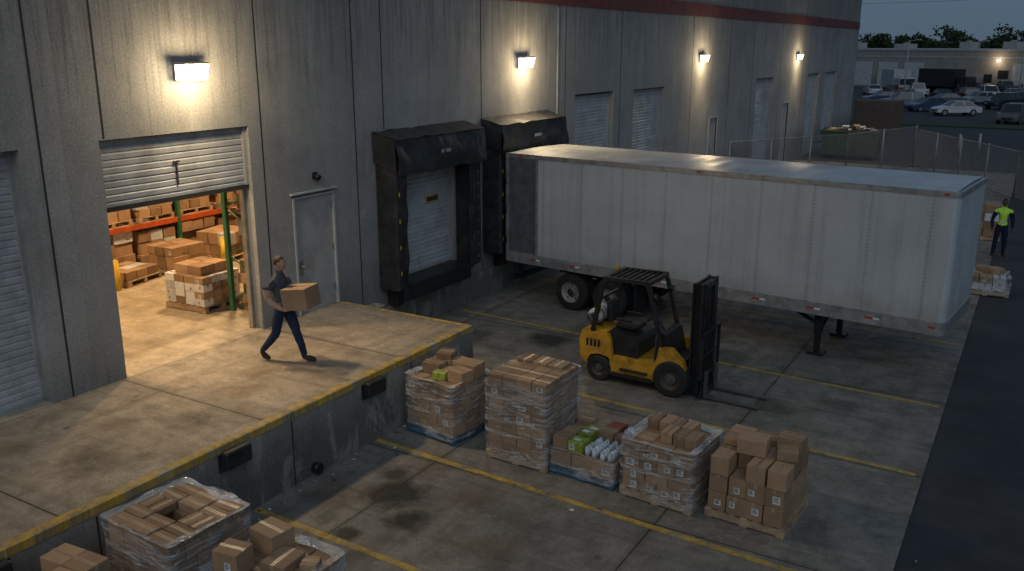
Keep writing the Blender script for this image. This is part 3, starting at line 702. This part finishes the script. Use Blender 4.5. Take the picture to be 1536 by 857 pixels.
# ------------------------------------------------------------ pallets of goods
def make_load(name,x,y,rz,w,d,blue,build,filmz=None,rim=.16):
    e=empty(name,(x,y,.004));e.rotation_euler=(0,0,rz)
    p=MB();pallet(p,w,d,0,Matrix.Identity(4));p.obj("pallet",[m_blue if blue else m_wood],e)
    m=MB();build(m);m.obj("cartons",CM,e,bevel=0)
    if filmz:
        f=MB();film(f,w-.02,d-.02,.06,filmz,Matrix.Identity(4),rim,seed=x*3.3);f.obj("stretch_film",[m_wrap,m_wraprim],e)
I=Matrix.Identity(4)
def b1(m):
    stack(m,1.1,1.05,.14,5,4,3,.18,I,lab=.12,rot=True)
    for (x,y,sx,sy,sz,r) in((-.32,.32,.4,.3,.2,.05),(.05,.36,.34,.3,.2,-.05),(-.32,.0,.38,.28,.2,.1),(.02,.02,.3,.3,.12,.35),(.36,.25,.34,.34,.26,.1),(.38,-.1,.36,.3,.22,-.08)):
        carton(m,x,y,1.04,sx,sy,sz,r)
    carton(m,-.3,.3,1.24,.3,.3,.12,.3)
    carton(m,.0,-.2,1.04,.26,.18,.14,.2,mat=5)
make_load("shrink_wrapped_pallet",4.38,12.35,-.12,1.12,1.08,True,b1,1.07,.12)
def b2(m):
    stack(m,1.12,1.12,.14,7,4,4,.198,I,lab=.2,rot=True)
    for k in range(3): carton(m,-.3+.3*k,.35,1.526,.28,.34,.05,0)
make_load("shrink_wrapped_pallet",6.18,12.3,-.03,1.18,1.2,False,b2,1.48,.03)
def b3(m):
    stack(m,1.15,1.1,.14,1,3,3,.28,I,lab=.5)
    for i in range(4):
        for j in range(4):
            mt=0
            if i>=2 and j<2: mt=4
            if i==1: mt=5 if j!=3 else 0
            if j==3: mt=[0,0,6,4][i]
            hh=R.uniform(.16,.26)
            if mt==4:
                for qx in range(2):
                    for qy in range(3):
                        px,py=-.42+.28*i-.065+.13*qx,-.4+.27*j-.085+.085*qy
                        m.cyl((px,py,.425),(px,py,.425+hh*.8),.04,n=10,mat=4);m.sphere((px,py,.425+hh*.8),(.04,.04,.03),10,6,4)
            else:
                carton(m,-.42+.28*i,-.4+.27*j,.425,.265,.255,hh,R.uniform(-.08,.08),mat=mt,label=(mt==5),tape=(mt==0))
                if mt==5: m.quad((-.42+.28*i-.08,-.4+.27*j-.05,.425+hh+.006),(-.42+.28*i+.05,-.4+.27*j-.07,.425+hh+.006),(-.42+.28*i+.07,-.4+.27*j+.02,.425+hh+.006),(-.42+.28*i-.06,-.4+.27*j+.04,.425+hh+.006),2)
make_load("mixed_goods_pallet",7.4,12.3,-.06,1.18,1.14,True,b3,.46,.0)
def b4(m):
    stack(m,1.12,1.1,.14,4,4,3,.19,I,lab=.7,rot=True)
    for i in range(5):
        for j in range(2):
            if R.random()<.9: carton(m,-.4+.2*i+R.uniform(-.02,.02),-.08+.36*j,.9,.185,.34,.17,R.uniform(-.05,.05))
make_load("shrink_wrapped_pallet",8.72,12.2,-.07,1.2,1.16,False,b4,.95,.14)
def b5(m):
    stack(m,1.12,1.1,.14,3,4,3,.287,I,lab=.35,jit=.02,skip=lambda l,i,j:(l==2 and ((i==1 and j==0))))
    carton(m,-.08,-.1,1.005,.42,.34,.24,.12,label=0)
    for (x,y) in((-.4,.35),(-.38,.05),(-.02,.36),(.36,.3)): carton(m,x,y,1.005,.36,.29,.1 if x<.3 else .22,R.uniform(-.06,.06))
    carton(m,.4,-.02,1.005,.3,.3,.14,.3)
make_load("carton_pallet",10.08,12.25,-.07,1.2,1.14,False,b5)
def bA(m):
    stack(m,1.15,1.08,.14,5,4,3,.2,I,lab=.1,rot=True)
    stack(m,1.15,1.08,1.14,1,4,5,.2,I,lab=0,skip=lambda l,i,j:(i in(1,2) and j==2))
    for i in range(3):
        for yy in(-.44,-.24,.24,.44): carton(m,-.38+.38*i+R.uniform(-.015,.015),yy,1.34,.365,.19,.1+R.uniform(-.01,.012),R.uniform(-.04,.04))
    for xx in(-.47,-.28,.28,.47): carton(m,xx,0,1.34,.18,.27,.1+R.uniform(-.01,.015),R.uniform(-.05,.05))
make_load("shrink_wrapped_pallet",4.78,6.12,-.04,1.24,1.16,False,bA,1.42,.17)
def bB(m):
    stack(m,1.1,1.05,.14,3,3,3,.29,I,lab=.4)
    carton(m,-.3,.28,1.01,.42,.34,.27,-.1);carton(m,-.32,-.3,1.01,.34,.3,.3,.15,label=1);carton(m,.1,.05,1.01,.34,.4,.12,.1);carton(m,.38,.2,1.01,.2,.2,.08,.4)
make_load("shrink_wrapped_pallet",6.1,6.35,.0,1.18,1.14,False,bB,1.05,.12)
def bC(m):
    stack(m,1.1,1.05,.14,4,3,3,.28,I,lab=.3,skip=lambda l,i,j:(l==3 and (i+j)%3==1))
make_load("carton_pallet",4.55,4.72,.08,1.16,1.1,False,bC)
def bw(m):
    stack(m,1.0,1.0,.14,2,3,2,.2,I,matf=lambda l,i,j:R.choice([0,4,4]))
    for k in range(4): carton(m,R.uniform(-.3,.3),R.uniform(-.3,.3),.54,.35,.28,R.uniform(.1,.2),R.uniform(-1,1),mat=R.choice([0,4]))
make_load("small_goods_pallet",12.15,28.0,.1,1.2,1.15,False,bw,.5,.1)
def bw2(m): stack(m,1.0,1.0,.14,4,2,2,.28,I,matf=lambda l,i,j:R.choice([0,0,4]),skip=lambda l,i,j:l==3 and i==0)
make_load("carton_pallet",11.55,36.2,.1,1.15,1.1,False,bw2)
# ------------------------------------------------------------ people
def skin_eval(pts,edges,rad,roots,sub=2):
    me=bpy.data.meshes.new("tmp");me.from_pydata(pts,edges,[])
    o=bpy.data.objects.new("tmp",me);COL.objects.link(o)
    s_=o.modifiers.new("s","SKIN");s_.branch_smoothing=.6
    u=o.modifiers.new("u","SUBSURF");u.levels=sub;u.render_levels=sub
    d=me.skin_vertices[0].data
    for i,r in enumerate(rad):
        d[i].radius=r if isinstance(r,tuple) else (r,r);d[i].use_root=(i in roots)
    dg=bpy.context.evaluated_depsgraph_get();dg.update();e=o.evaluated_get(dg).to_mesh()
    vs=[v.co.copy() for v in e.vertices];fs=[tuple(p.vertices) for p in e.polygons]
    bpy.data.objects.remove(o,do_unlink=True);return vs,fs
def seg_d(p,a,b):
    ab=b-a;t=max(0,min(1,(p-a).dot(ab)/max(1e-9,ab.dot(ab))));return (p-(a+ab*t)).length
def hand(m,w,d,nrm,side,curl,mat):
    w=Vector(w);d=Vector(d).normalized();nrm=(Vector(nrm)-d*Vector(nrm).dot(d)).normalized();side=Vector(side);side=(side-d*side.dot(d)-nrm*side.dot(nrm)).normalized()
    P=[w-d*.02,w+d*.03,w+d*.085];E_=[(0,1),(1,2)];Rr=[(.026,.026),(.036,.024),(.038,.02)];roots=[0]
    def chain(p,dirs,lens,r):
        o=len(P);P.append(p);Rr.append(r);roots.append(o);q=p
        for k,(dd,l) in enumerate(zip(dirs,lens)):
            q=q+dd*l;P.append(q);Rr.append(r*(1-.12*(k+1)));E_.append((o+k,o+k+1))
    def bend(v,ax,a): return Matrix.Rotation(a,3,ax)@v
    axis=d.cross(nrm).normalized()
    for k,(of,ln) in enumerate(((.032,.9),(.011,1.),(-.011,.95),(-.031,.75))):
        st=w+d*.075+side*of;c=curl*(1+.06*k);dv=(d+side*of*1.5).normalized()
        chain(st,[bend(dv,axis,c*.4),bend(dv,axis,c*1.0),bend(dv,axis,c*1.4)],[.045*ln,.028*ln,.022*ln],.0095)
    ts=w+d*.025+side*.026;t1=(side*.7+d*.6+nrm*.35).normalized();t2=(side*.15+d*.9+nrm*.5).normalized()
    chain(ts,[t1,t2],[.042,.035],.0115)
    vs,fs=skin_eval([tuple(p) for p in P],E_,Rr,roots,1)
    m.add(vs,fs,mat,None,True)
def head(m,M,skin,hair,dark,lip):
    def f(p):
        p=p.copy()
        z=p.z
        if z<0: k=1+z*2.2; p.y*=max(.5,k);p.x*=max(.62,1+z*1.2) if p.x<0 else 1.0
        if p.x>0: p.x*=.93
        return p
    m.sphere((0,0,0),(.1,.077,.122),24,18,skin,M,f)
    m.add([(.085,-.0,.03),(.09,-.016,-.03),(.09,.016,-.03),(.122,0,-.027),(.1,0,-.042)],[(0,1,3),(0,3,2),(1,4,3),(3,4,2)],skin,M,True)
    for s_ in(-1,1):
        m.sphere((.082,s_*.032,.012),(.012,.014,.009),10,6,lip+1,M);m.sphere((.092,s_*.032,.012),(.005,.006,.006),8,5,dark,M)
        m.box(.083,.096,s_*.032-.02,s_*.032+.02,.03,.038,hair,M)
        m.sphere((-.005,s_*.078,-.005),(.02,.01,.03),10,8,skin,M)
    m.box(.08,.092,-.024,.024,-.07,-.062,lip,M)
    m.sphere((.075,0,-.1),(.024,.03,.02),10,8,skin,M)
    def hf(p):
        p=f(p)
        if p.x>.03 and p.z<.07: p*=.78
        if p.z<-.02: p*=.82
        if p.x>-.035 and p.z<.035: p*=.84
        q=1+.03*mn.noise(p*40);return p*q
    m.sphere((-.006,0,.008),(.106,.084,.125),28,20,hair,M,hf)
def person(name,loc,rz,sc,J,cols,headyaw=0,hands=None):
    keys=list(J['p'].keys());idx={k:i for i,k in enumerate(keys)}
    pts=[tuple(J['p'][k][0]) for k in keys];rad=[J['p'][k][1] for k in keys]
    ed=[(idx[a],idx[b]) for a,b,_ in J['e']]
    vs,fs=skin_eval(pts,ed,rad,[idx['pelvis']],2)
    m=MB();segs=[(Vector(pts[idx[a]]),Vector(pts[idx[b]]),t,(J['p'][a][1] if not isinstance(J['p'][a][1],tuple) else max(J['p'][a][1]))) for a,b,t in J['e']]
    ms=[]
    for f in fs:
        c=sum((vs[i] for i in f),Vector())/len(f)
        best=min(segs,key=lambda s_:seg_d(c,s_[0],s_[1])-s_[3]*.4);t=best[2]
        if t==1 and 'band' in J:
            for (za,zb,tt) in J['band']:
                if za<c.z<zb:t=tt
        ms.append(t)
    for i,v in enumerate(vs):
        vs[i]=v+Vector((mn.noise(v*9),mn.noise(v*9+Vector((5,0,0))),0))*.012
    m.add(vs,fs,ms,None,True)
    hp=Vector(J['p']['head'][0])
    HM=Matrix.Translation(hp+Vector((.015,0,.085)))@Matrix.Rotation(headyaw,4,'Z')
    head(m,HM,0,4,5,6)
    for h in hands: hand(m,*h,0)
    return m.obj(name,cols,M=T(loc[0],loc[1],loc[2],rz,sc))
def clothing(n,c,**k): return S(n,c,.9,bump=.5,bs=14,spec=.15,**k)
m_skin=S("skin",(.45,.26,.175),.55,var=.08,bump=0);m_skin2=S("dark_skin",(.09,.05,.035),.5,var=.08,bump=0)
m_tee=clothing("grey_tshirt",(.075,.085,.095));m_jean=clothing("navy_jeans",(.022,.034,.065));m_shoe=clothing("brown_boot",(.05,.035,.028))
m_hair=S("hair",(.06,.035,.02),.6,bump=.5,bs=120);m_pupil=S("pupil",(.01,.01,.01),.3);m_lip=S("lip",(.3,.12,.1),.5);m_eye=S("eye_white",(.6,.58,.55),.3)
wp={'pelvis':((0.02,0,.96),(.165,.135)),'waist':((.0,0,1.1),(.165,.13)),'chest':((-.03,0,1.3),(.185,.145)),'uchest':((-.03,0,1.43),(.13,.1)),'neck':((-.02,0,1.52),.066),'head':((0,0,1.6),.06),
'ls':((-.03,.19,1.43),.085),'rs':((-.04,-.19,1.43),.085),
'lu':((-.02,.235,1.3),.075),'ru':((-.08,-.235,1.3),.075),
'le':((.02,.25,1.14),.056),'re':((-.1,-.26,1.14),.056),
'lf':((.18,.22,1.06),.05),'rf':((.04,-.24,1.03),.05),
'lw':((.31,.19,1.0),.034),'rw':((.17,-.215,.955),.034),
'lh':((.03,.095,.9),.118),'rh':((.01,-.095,.9),.118),
'lt':((.12,.1,.7),.1),'rt':((-.05,-.1,.7),.1),
'lk':((.18,.1,.5),.078),'rk':((-.08,-.1,.5),.078),
'lc':((.24,.1,.33),.074),'rc':((-.2,-.1,.36),.072),
'la':((.31,.1,.11),.052),'ra':((-.35,-.1,.19),.052),
'lhe':((.30,.1,.055),.045),'rhe':((-.39,-.1,.145),.045),
'lb':((.43,.1,.05),.05),'rb':((-.3,-.1,.055),.05),
'lto':((.53,.1,.042),.035),'rto':((-.22,-.1,.038),.035)}
we=[('pelvis','waist',1),('waist','chest',1),('chest','uchest',1),('uchest','neck',1),('neck','head',0),('uchest','ls',1),('uchest','rs',1),('ls','lu',1),('rs','ru',1),('lu','le',0),('ru','re',0),('le','lf',0),('re','rf',0),('lf','lw',0),('rf','rw',0),
('pelvis','lh',2),('pelvis','rh',2),('lh','lt',2),('rh','rt',2),('lt','lk',2),('rt','rk',2),('lk','lc',2),('rk','rc',2),('lc','la',2),('rc','ra',2),('la','lhe',3),('ra','rhe',3),('lhe','lb',3),('rhe','rb',3),('lb','lto',3),('rb','rto',3)]
man=person("man_carrying_box",(1.72,11.0,1.26),math.radians(12),1.08,{'p':wp,'e':we},[m_skin,m_tee,m_jean,m_shoe,m_hair,m_pupil,m_lip,m_eye],headyaw=.35,
  hands=[((.17,-.215,.955),(1,.25,-.02),(-.1,.3,1),(0,-1,.2),.55),((.31,.19,1.0),(.9,-.35,-.1),(-.1,-.6,.8),(-.2,.9,.3),.55)])
m=MB();carton(m,0,0,0,.46,.44,.35,0,label=0);cb=m.obj("carried_carton",CM);cb.matrix_world=man.matrix_world@(Matrix.Translation((.4,-.01,.975))@Matrix.Rotation(-.12,4,'Y'));
mw=cb.matrix_world.copy();cb.parent=man;cb.matrix_parent_inverse=man.matrix_world.inverted();cb.matrix_world=mw
m_vest=S("hi_vis_vest",(.45,.75,.05),.6,var=.1,scale=8)
m_strip=S("reflective_strip",(.6,.6,.55),.3);m_navy=clothing("navy_workwear",(.012,.018,.04))
sp={'pelvis':((0,0,.95),(.16,.125)),'waist':((0,0,1.1),(.165,.13)),'chest':((0,0,1.3),(.19,.14)),'uchest':((0,0,1.43),(.13,.105)),'neck':((0,0,1.52),.06),'head':((.01,0,1.6),.056),
'ls':((0,.19,1.43),.085),'rs':((0,-.19,1.43),.085),'lu':((0,.25,1.28),.07),'ru':((0,-.25,1.28),.07),'le':((-.02,.29,1.12),.058),'re':((-.02,-.29,1.12),.058),'lw':((.06,.28,.88),.038),'rw':((.06,-.28,.88),.038),
'lh':((0,.1,.88),.115),'rh':((0,-.1,.88),.115),'lk':((.02,.12,.5),.08),'rk':((.02,-.13,.5),.08),'la':((0,.13,.1),.055),'ra':((-.02,-.16,.1),.055),'lhe':((-.03,.13,.05),.045),'rhe':((-.05,-.16,.05),.045),'lto':((.17,.16,.04),.04),'rto':((.15,-.2,.04),.04)}
se=[('pelvis','waist',1),('waist','chest',1),('chest','uchest',1),('uchest','neck',1),('neck','head',0),('uchest','ls',1),('uchest','rs',1),('ls','lu',8),('rs','ru',8),('lu','le',8),('ru','re',8),('le','lw',8),('re','rw',8),('pelvis','lh',2),('pelvis','rh',2),('lh','lk',2),('rh','rk',2),('lk','la',2),('rk','ra',2),('la','lhe',3),('ra','rhe',3),('lhe','lto',3),('rhe','rto',3)]
person("worker_in_safety_vest",(12.25,33.2,0.0),math.radians(-75),1.07,{'p':sp,'e':se,'band':[(1.08,1.13,9)]},[m_skin2,m_vest,m_navy,m_shoe,m_pupil,m_pupil,m_lip,m_eye,m_navy,m_strip],
  hands=[((.06,.28,.88),(.15,0,-1),(0,-1,0),(1,0,0),.5),((.06,-.28,.88),(.15,0,-1),(0,1,0),(1,0,0),.5)])
# ------------------------------------------------------------ background
def fence(pts,h,name="chain_link_fence"):
    m=MB()
    for (x0,y0),(x1,y1) in zip(pts[:-1],pts[1:]):
        L=math.hypot(x1-x0,y1-y0);n=max(1,round(L/2.9))
        P=lambda s_,z:(x0+(x1-x0)*s_/L,y0+(y1-y0)*s_/L,z)
        for i in range(n+1): m.cyl(P(L*i/n,0),P(L*i/n,h+.08),.04,n=8,mat=0)
        for z in(.08,h): m.cyl(P(0,z),P(L,z),.025,n=6,mat=0)
        s_=-h
        while s_<L:
            for dr in(0,1):
                a,b_=s_,s_+h;za,zb=(0,h) if dr==0 else (h,0)
                ca,cb_=max(a,0),min(b_,L)
                if cb_<=ca: continue
                fa=(ca-a)/h;fb=(cb_-a)/h
                m.cyl(P(ca,za+(zb-za)*fa),P(cb_,za+(zb-za)*fb),.006,n=3,mat=0,cap=False)
            s_+=.14
    return m.obj(name,[m_fence])
m_fence=S("fence_steel",(.27,.27,.27),.5,.3)
fence([(.05,42.5),(4.2,49.5),(6.7,56.3)],2.3);fence([(6.7,56.3),(12.2,46.6),(16,39.8),(21,31)],2.15)
m=MB()
m.prism([(-1.6,.25),(-1.75,1.75),(1.75,1.75),(1.6,.25)],-.9,.9,0)
m.box(-1.8,1.8,-.97,-.9,1.66,1.77,0);m.box(-1.8,1.8,.9,.97,1.66,1.77,0)
for k in range(6): m.box(-1.4+k*.52,-1.3+k*.52,-.96,-.9,.3,1.66,0)
m.box(-1.9,-1.7,-.5,.5,.9,1.05,0);m.box(1.7,1.9,-.5,.5,.9,1.05,0)
for x in(-1.3,1.3):
    for y in(-.7,.7): m.cyl((x-.05,y,.12),(x+.05,y,.12),.12,mat=1)
for k in range(70):
    px=R.uniform(-1.4,1.4);py=R.uniform(-.6,.6);hh=.5*(1-abs(px)/1.7)*(1-abs(py)/1.0)
    t=Matrix.Translation((px,py,1.6+R.uniform(0,1)*hh))@Matrix.Rotation(R.uniform(0,3),4,'Z')@Matrix.Rotation(R.uniform(-.9,.9),4,'X')
    m.box(-R.uniform(.08,.25),R.uniform(.08,.25),-R.uniform(.08,.2),R.uniform(.08,.2),0,R.uniform(.03,.2),R.choice([2,3,3,4,5]),t)
m.obj("dumpster",[S("dumpster_green",(.025,.05,.035),.6,dirt=.5),m_tire,m_card,m_ink,m_label,m_wood],M=T(2.75,58.6,0,.05))
m=MB();m.box(-1.7,1.7,-1.2,1.2,.0,2.6,0)
for k in range(16): m.box(-1.62+k*.21,-1.5+k*.21,-1.24,-1.2,.1,2.5,0)
m.obj("brown_container",[S("rust_brown",(.10,.075,.058),.8,dirt=.4)],M=T(1.4,77,0,.05))
for (x,y) in((8.3,66),(9.4,67.2)):
    m=MB();m.cyl((x,y,0),(x,y,1.1),.08);m.sphere((x,y,1.1),(.08,.08,.06),10,6);m.obj("steel_bollard",[m_grey])
m_tan=wall_concrete("tan_wall",(.24,.225,.2),(.33,.31,.28))
fb=empty("distant_warehouse",(0,0,0));FM=T(-22,166,0,math.radians(-22))
def fo(m,n,mats): return m.obj(n,mats,fb,M=FM)
m=MB();m.box(-30,110,0,40,0,6.0,0);m.box(-30.2,110.2,-.1,40,6.0,6.25,1);m.box(-30,110,-.05,-.01,4.9,5.2,1);fo(m,"walls",[m_tan,m_grey])
m=MB()
for k,x in enumerate((6,10.5,15,32,37,48,53,58,70,76)): m.box(x,x+3.4,-.06,-.02,.3,4.2,0)
for x in(20,28,43,64): m.box(x,x+1.2,-.06,-.02,.2,2.6,1);m.box(x+2,x+3.5,-.06,-.02,2,3.2,1)
fo(m,"doors",[m_slat,m_blackp])
m=MB()
for k in range(12):
    x=2+k*8.3+R.uniform(-2,2);w=R.uniform(1.5,3.5);y=R.uniform(3,9);h=R.uniform(.7,1.3);m.box(x,x+w,y,y+2.5,6.25,6.25+h,0);m.cyl((x+w/2,y+1.2,6.25+h),(x+w/2,y+1.2,6.45+h),.5)
fo(m,"rooftop_units",[m_grey])
m=MB();m.box(29.7,30.1,-.3,-.07,4.55,4.75,0);fo(m,"lamp_lens",[m_lens])
l=bpy.data.lights.new("distant_lamp_light","POINT");l.energy=110;l.color=(1,.75,.45);l.shadow_soft_size=.2
q=bpy.data.objects.new("distant_lamp_light",l);COL.objects.link(q);q.parent=fb;q.matrix_world=FM@Matrix.Translation((29.9,-1.0,4.5))
m_glass=S("car_glass",(.015,.018,.02),.15,bump=0,spec=.8)
def car(x,y,rz,col,kind="sedan"):
    m=MB()
    if kind=="sedan":
        low=[(-2.2,.35),(-2.25,.75),(-2.1,.92),(-1.35,.98),(.95,.98),(2.0,.8),(2.2,.62),(2.2,.35)];cab=[(-1.7,.96),(-1.05,1.4),(.25,1.42),(1.05,.96)]
    elif kind=="suv":
        low=[(-2.25,.4),(-2.3,1.0),(-2.25,1.08),(1.0,1.08),(2.1,.98),(2.3,.75),(2.3,.4)];cab=[(-2.2,1.06),(-1.95,1.72),(.4,1.74),(1.15,1.06)]
    else:
        low=[(-2.7,.45),(-2.7,1.1),(-.6,1.1),(-.6,1.12),(1.3,1.12),(2.5,1.02),(2.65,.8),(2.65,.45)];cab=[(-.75,1.1),(-.6,1.78),(.75,1.8),(1.4,1.1)]
    w=.9
    m.prism(low,-w,w,0)
    k=.78;vs=[(a,-w*(k if b_>1.2 else .97),b_) for a,b_ in cab]+[(a,w*(k if b_>1.2 else .97),b_) for a,b_ in cab]
    m.add(vs,[(0,1,2,3),(7,6,5,4),(0,4,5,1),(2,6,7,3),(1,5,6,2)],[1,1,1,1,0])
    a,b_=cab[1],cab[2];m.box(a[0]-.02,b_[0]+.02,-w*k-.01,w*k+.01,a[1]-.0,a[1]+.05,0)
    for i,j in((0,1),(2,3)):
        for s_ in(-1,1): m.beam((cab[i][0],s_*w*(k if cab[i][1]>1.2 else .97),cab[i][1]),(cab[j][0],s_*w*(k if cab[j][1]>1.2 else .97),cab[j][1]),.07,.07,0)
    xm=(a[0]+b_[0])/2
    for s_ in(-1,1): m.beam((xm,s_*w*.98,1.0),(xm,s_*w*k,a[1]),.06,.08,0)
    for wx in(low[0][0]*.62,low[-1][0]*.66):
        for s_ in(-1,1):
            m.cyl((wx,s_*.7,.34),(wx,s_*.93,.34),.34,mat=2,n=18);m.cyl((wx,s_*.93,.34),(wx,s_*.935,.34),.2,mat=3,n=12)
    fx=low[-1][0];m.box(fx-.04,fx+.02,-.85,-.5,.6,.74,3);m.box(fx-.04,fx+.02,.5,.85,.6,.74,3);m.box(fx,fx+.03,-.45,.45,.45,.62,2)
    rx=low[0][0];m.box(rx-.05,rx+.02,-.86,-.55,.68,.84,4);m.box(rx-.05,rx+.02,.55,.86,.68,.84,4)
    m.obj("parked_car" if kind!="pickup" else "parked_pickup_truck",[col,m_glass,m_tire,m_steel,m_refl],bevel=.04,M=T(x,y,-.02,rz))
cw_=S("car_white",(.5,.5,.5),.3,coat=.5,bump=0);cs=S("car_silver",(.3,.31,.33),.3,.5,bump=0);cb2=S("car_blue",(.03,.06,.12),.3,bump=0,coat=.5);ck=S("car_black",(.015,.016,.018),.3,bump=0,coat=.5);cg=S("car_grey",(.1,.1,.11),.3,bump=0,coat=.4);cr_=S("car_maroon",(.1,.02,.02),.3,bump=0,coat=.4)
cc=[cw_,cs,cb2,ck,cg,cr_,cw_,cs]
A=math.radians
for (x,y,rz,c,k) in [(-1.3,110,-150,cs,"suv"),(1.9,106,-140,cb2,"sedan"),(5.0,101,-150,cw_,"sedan"),(8.7,114,-120,ck,"suv"),(10.4,93,-100,cg,"suv"),(-4.6,118,-150,cb2,"sedan"),(2.4,117,-150,cg,"sedan"),(5.7,122,-140,cs,"sedan")]: car(x,y,A(rz),c,k)
for r,(yy,xa,xb) in enumerate(((128,1,11),(136,-9,12),(146,-1,12),(154,4,14))):
    x=xa
    while x<xb:
        if R.random()<.8: car(x,yy-(x)*.25+R.uniform(-.5,.5),A(R.choice([-70,-68,110])),R.choice(cc),R.choice(["sedan","suv","sedan","pickup"]))
        x+=3.0
def box_truck(x,y,rz,c,L=6):
    m=MB();m.box(-L/2,L/2,-1.2,1.2,1.0,3.5,0);m.rbox(L/2+.1,L/2+1.9,-1.1,1.1,.6,2.5,.15,0);m.box(L/2+1.2,L/2+1.92,-1.0,1.0,1.5,2.3,1);m.box(-L/2,L/2+1.8,-.5,.5,.6,1.0,2)
    for wx in(-L/2+1.2,L/2+1):
        for s_ in(-1,1): m.cyl((wx,s_*.8,.48),(wx,s_*1.15,.48),.5,mat=2,n=16)
    m.obj("box_truck",[c,m_glass,m_tire],M=T(x,y,0,rz))
box_truck(-6.5,141,A(-60),S("truck_grey_white",(.34,.35,.35),.5),4.5);box_truck(-1.2,148,A(-30),m_blackp,6)
for (x,y) in((-3,124),(9.5,131),(2.5,160)):
    m=MB();m.cyl((x,y,0),(x,y,7.4),.09,.06,n=8);m.beam((x,y,7.35),(x+1.0,y,7.5),.05,.05);m.rbox(x+.8,x+1.4,y-.12,y+.12,7.42,7.55,.03);m.obj("street_lamp",[m_grey])
m_grass=S("grass",(.035,.05,.02),.95,scale=3,bump=1,bs=30)
m=MB();m.box(-30,60,86,90,-.02,.1,0);m.obj("grass_verge",[m_grass],bevel=.03)
def leafmat():
    n=NT("foliage");g=n.n("ShaderNodeNewGeometry");c=n.mix(g.outputs['Random Per Island'],(.018,.03,.012),(.05,.07,.028))
    n.bsdf(c,.9,0,None,.1);return n.mat
m_leaf=leafmat();m_trunk=S("bark",(.06,.045,.035),.9)
m=MB()
def tree(m,x,y,h,w):
    m.cyl((x,y,0),(x,y,h*.5),.3,.15,n=7,mat=1)
    for k in range(5):
        a=R.uniform(0,6.28);m.cyl((x,y,h*R.uniform(.3,.5)),(x+math.cos(a)*w*.3,y+math.sin(a)*w*.3,h*.75),.12,.04,n=5,mat=1)
    L=[(x+R.gauss(0,w*.22),y+R.gauss(0,w*.2),h*R.uniform(.45,.85),w*R.uniform(.15,.3)) for _ in range(9)]
    for (a,b_,c,r) in L:
        for _ in range(60):
            v=Vector((R.gauss(0,1),R.gauss(0,1),R.gauss(0,1))).normalized()*r*R.uniform(.5,1.08)
            p=Vector((a,b_,c))+Vector((v.x,v.y,v.z*.8));s_=R.uniform(.25,.55);u=Vector((R.gauss(0,1),R.gauss(0,1),R.gauss(0,1))).normalized()*s_;q=u.orthogonal().normalized()*s_*.7
            m.add([p-u,p+q,p+u,p-q],[(0,1,2,3)],0)
x=-75
while x<60:
    tree(m,x,255+R.uniform(-14,14),R.uniform(9,13),R.uniform(6,10));x+=R.uniform(2.2,4.2)
m.obj("distant_trees",[m_leaf,m_trunk])
m=MB()
def hb(u,v):
    x=-140+280*u;return (x,275+6*v,(8+3*mn.noise(Vector((x*.2,v*2,0))))*math.sin(math.pi*.5*v))
m.grid(hb,200,6,0,smooth=False);m.obj("wooded_bank",[m_leaf])
m=MB()
for k in range(4):
    for i in range(30):
        x0,x1=-80+i*6,-74+i*6;s0=((i%15)/15-.5)**2*6;s1=((i%15+1)/15-.5)**2*6
        m.cyl((x0,200,14.5+k*1.3+s0-x0*.02),(x1,200,14.5+k*1.3+s1-x1*.02),.035,n=4,mat=0,cap=False)
for x in(-80,70.9): m.cyl((x,200,0),(x,200,21),.2,.14,n=8,mat=1)
m.obj("power_line",[m_dark,m_trunk])
# ------------------------------------------------------------ light, sky, camera
w=bpy.data.worlds.new("World");scene.world=w;w.use_nodes=True;nt=w.node_tree
bg=nt.nodes['Background'];sk=nt.nodes.new("ShaderNodeTexSky");sk.sky_type='NISHITA';sk.sun_disc=False
sk.sun_elevation=math.radians(6);sk.sun_rotation=math.radians(150);sk.air_density=1.2;sk.dust_density=1.0;sk.ozone_density=5
mx=nt.nodes.new("ShaderNodeMixRGB");mx.inputs[0].default_value=.8;nt.links.new(sk.outputs[0],mx.inputs[1]);mx.inputs[2].default_value=(1.4,2.2,3.3,1)
nt.links.new(mx.outputs[0],bg.inputs[0]);bg.inputs[1].default_value=.06
sl=bpy.data.lights.new("sun","SUN");sl.energy=.6;sl.angle=math.radians(60);sl.color=(.78,.88,1.0)
so=bpy.data.objects.new("sun",sl);COL.objects.link(so)
d=Vector((-.5,.8,-.75)).normalized();so.rotation_euler=d.to_track_quat('-Z','Y').to_euler()
cam=bpy.data.cameras.new("camera");co=bpy.data.objects.new("camera",cam);COL.objects.link(co);scene.camera=co
cam.sensor_width=36;cam.lens=36*1330/1536;cam.clip_end=3000;cam.clip_start=.1
co.location=(13.07,0,6.8);co.rotation_euler=(math.radians(90)-math.atan(360/1330),0,math.radians(30.76))
scene.view_settings.view_transform='Standard';scene.view_settings.look='None';scene.view_settings.exposure=0
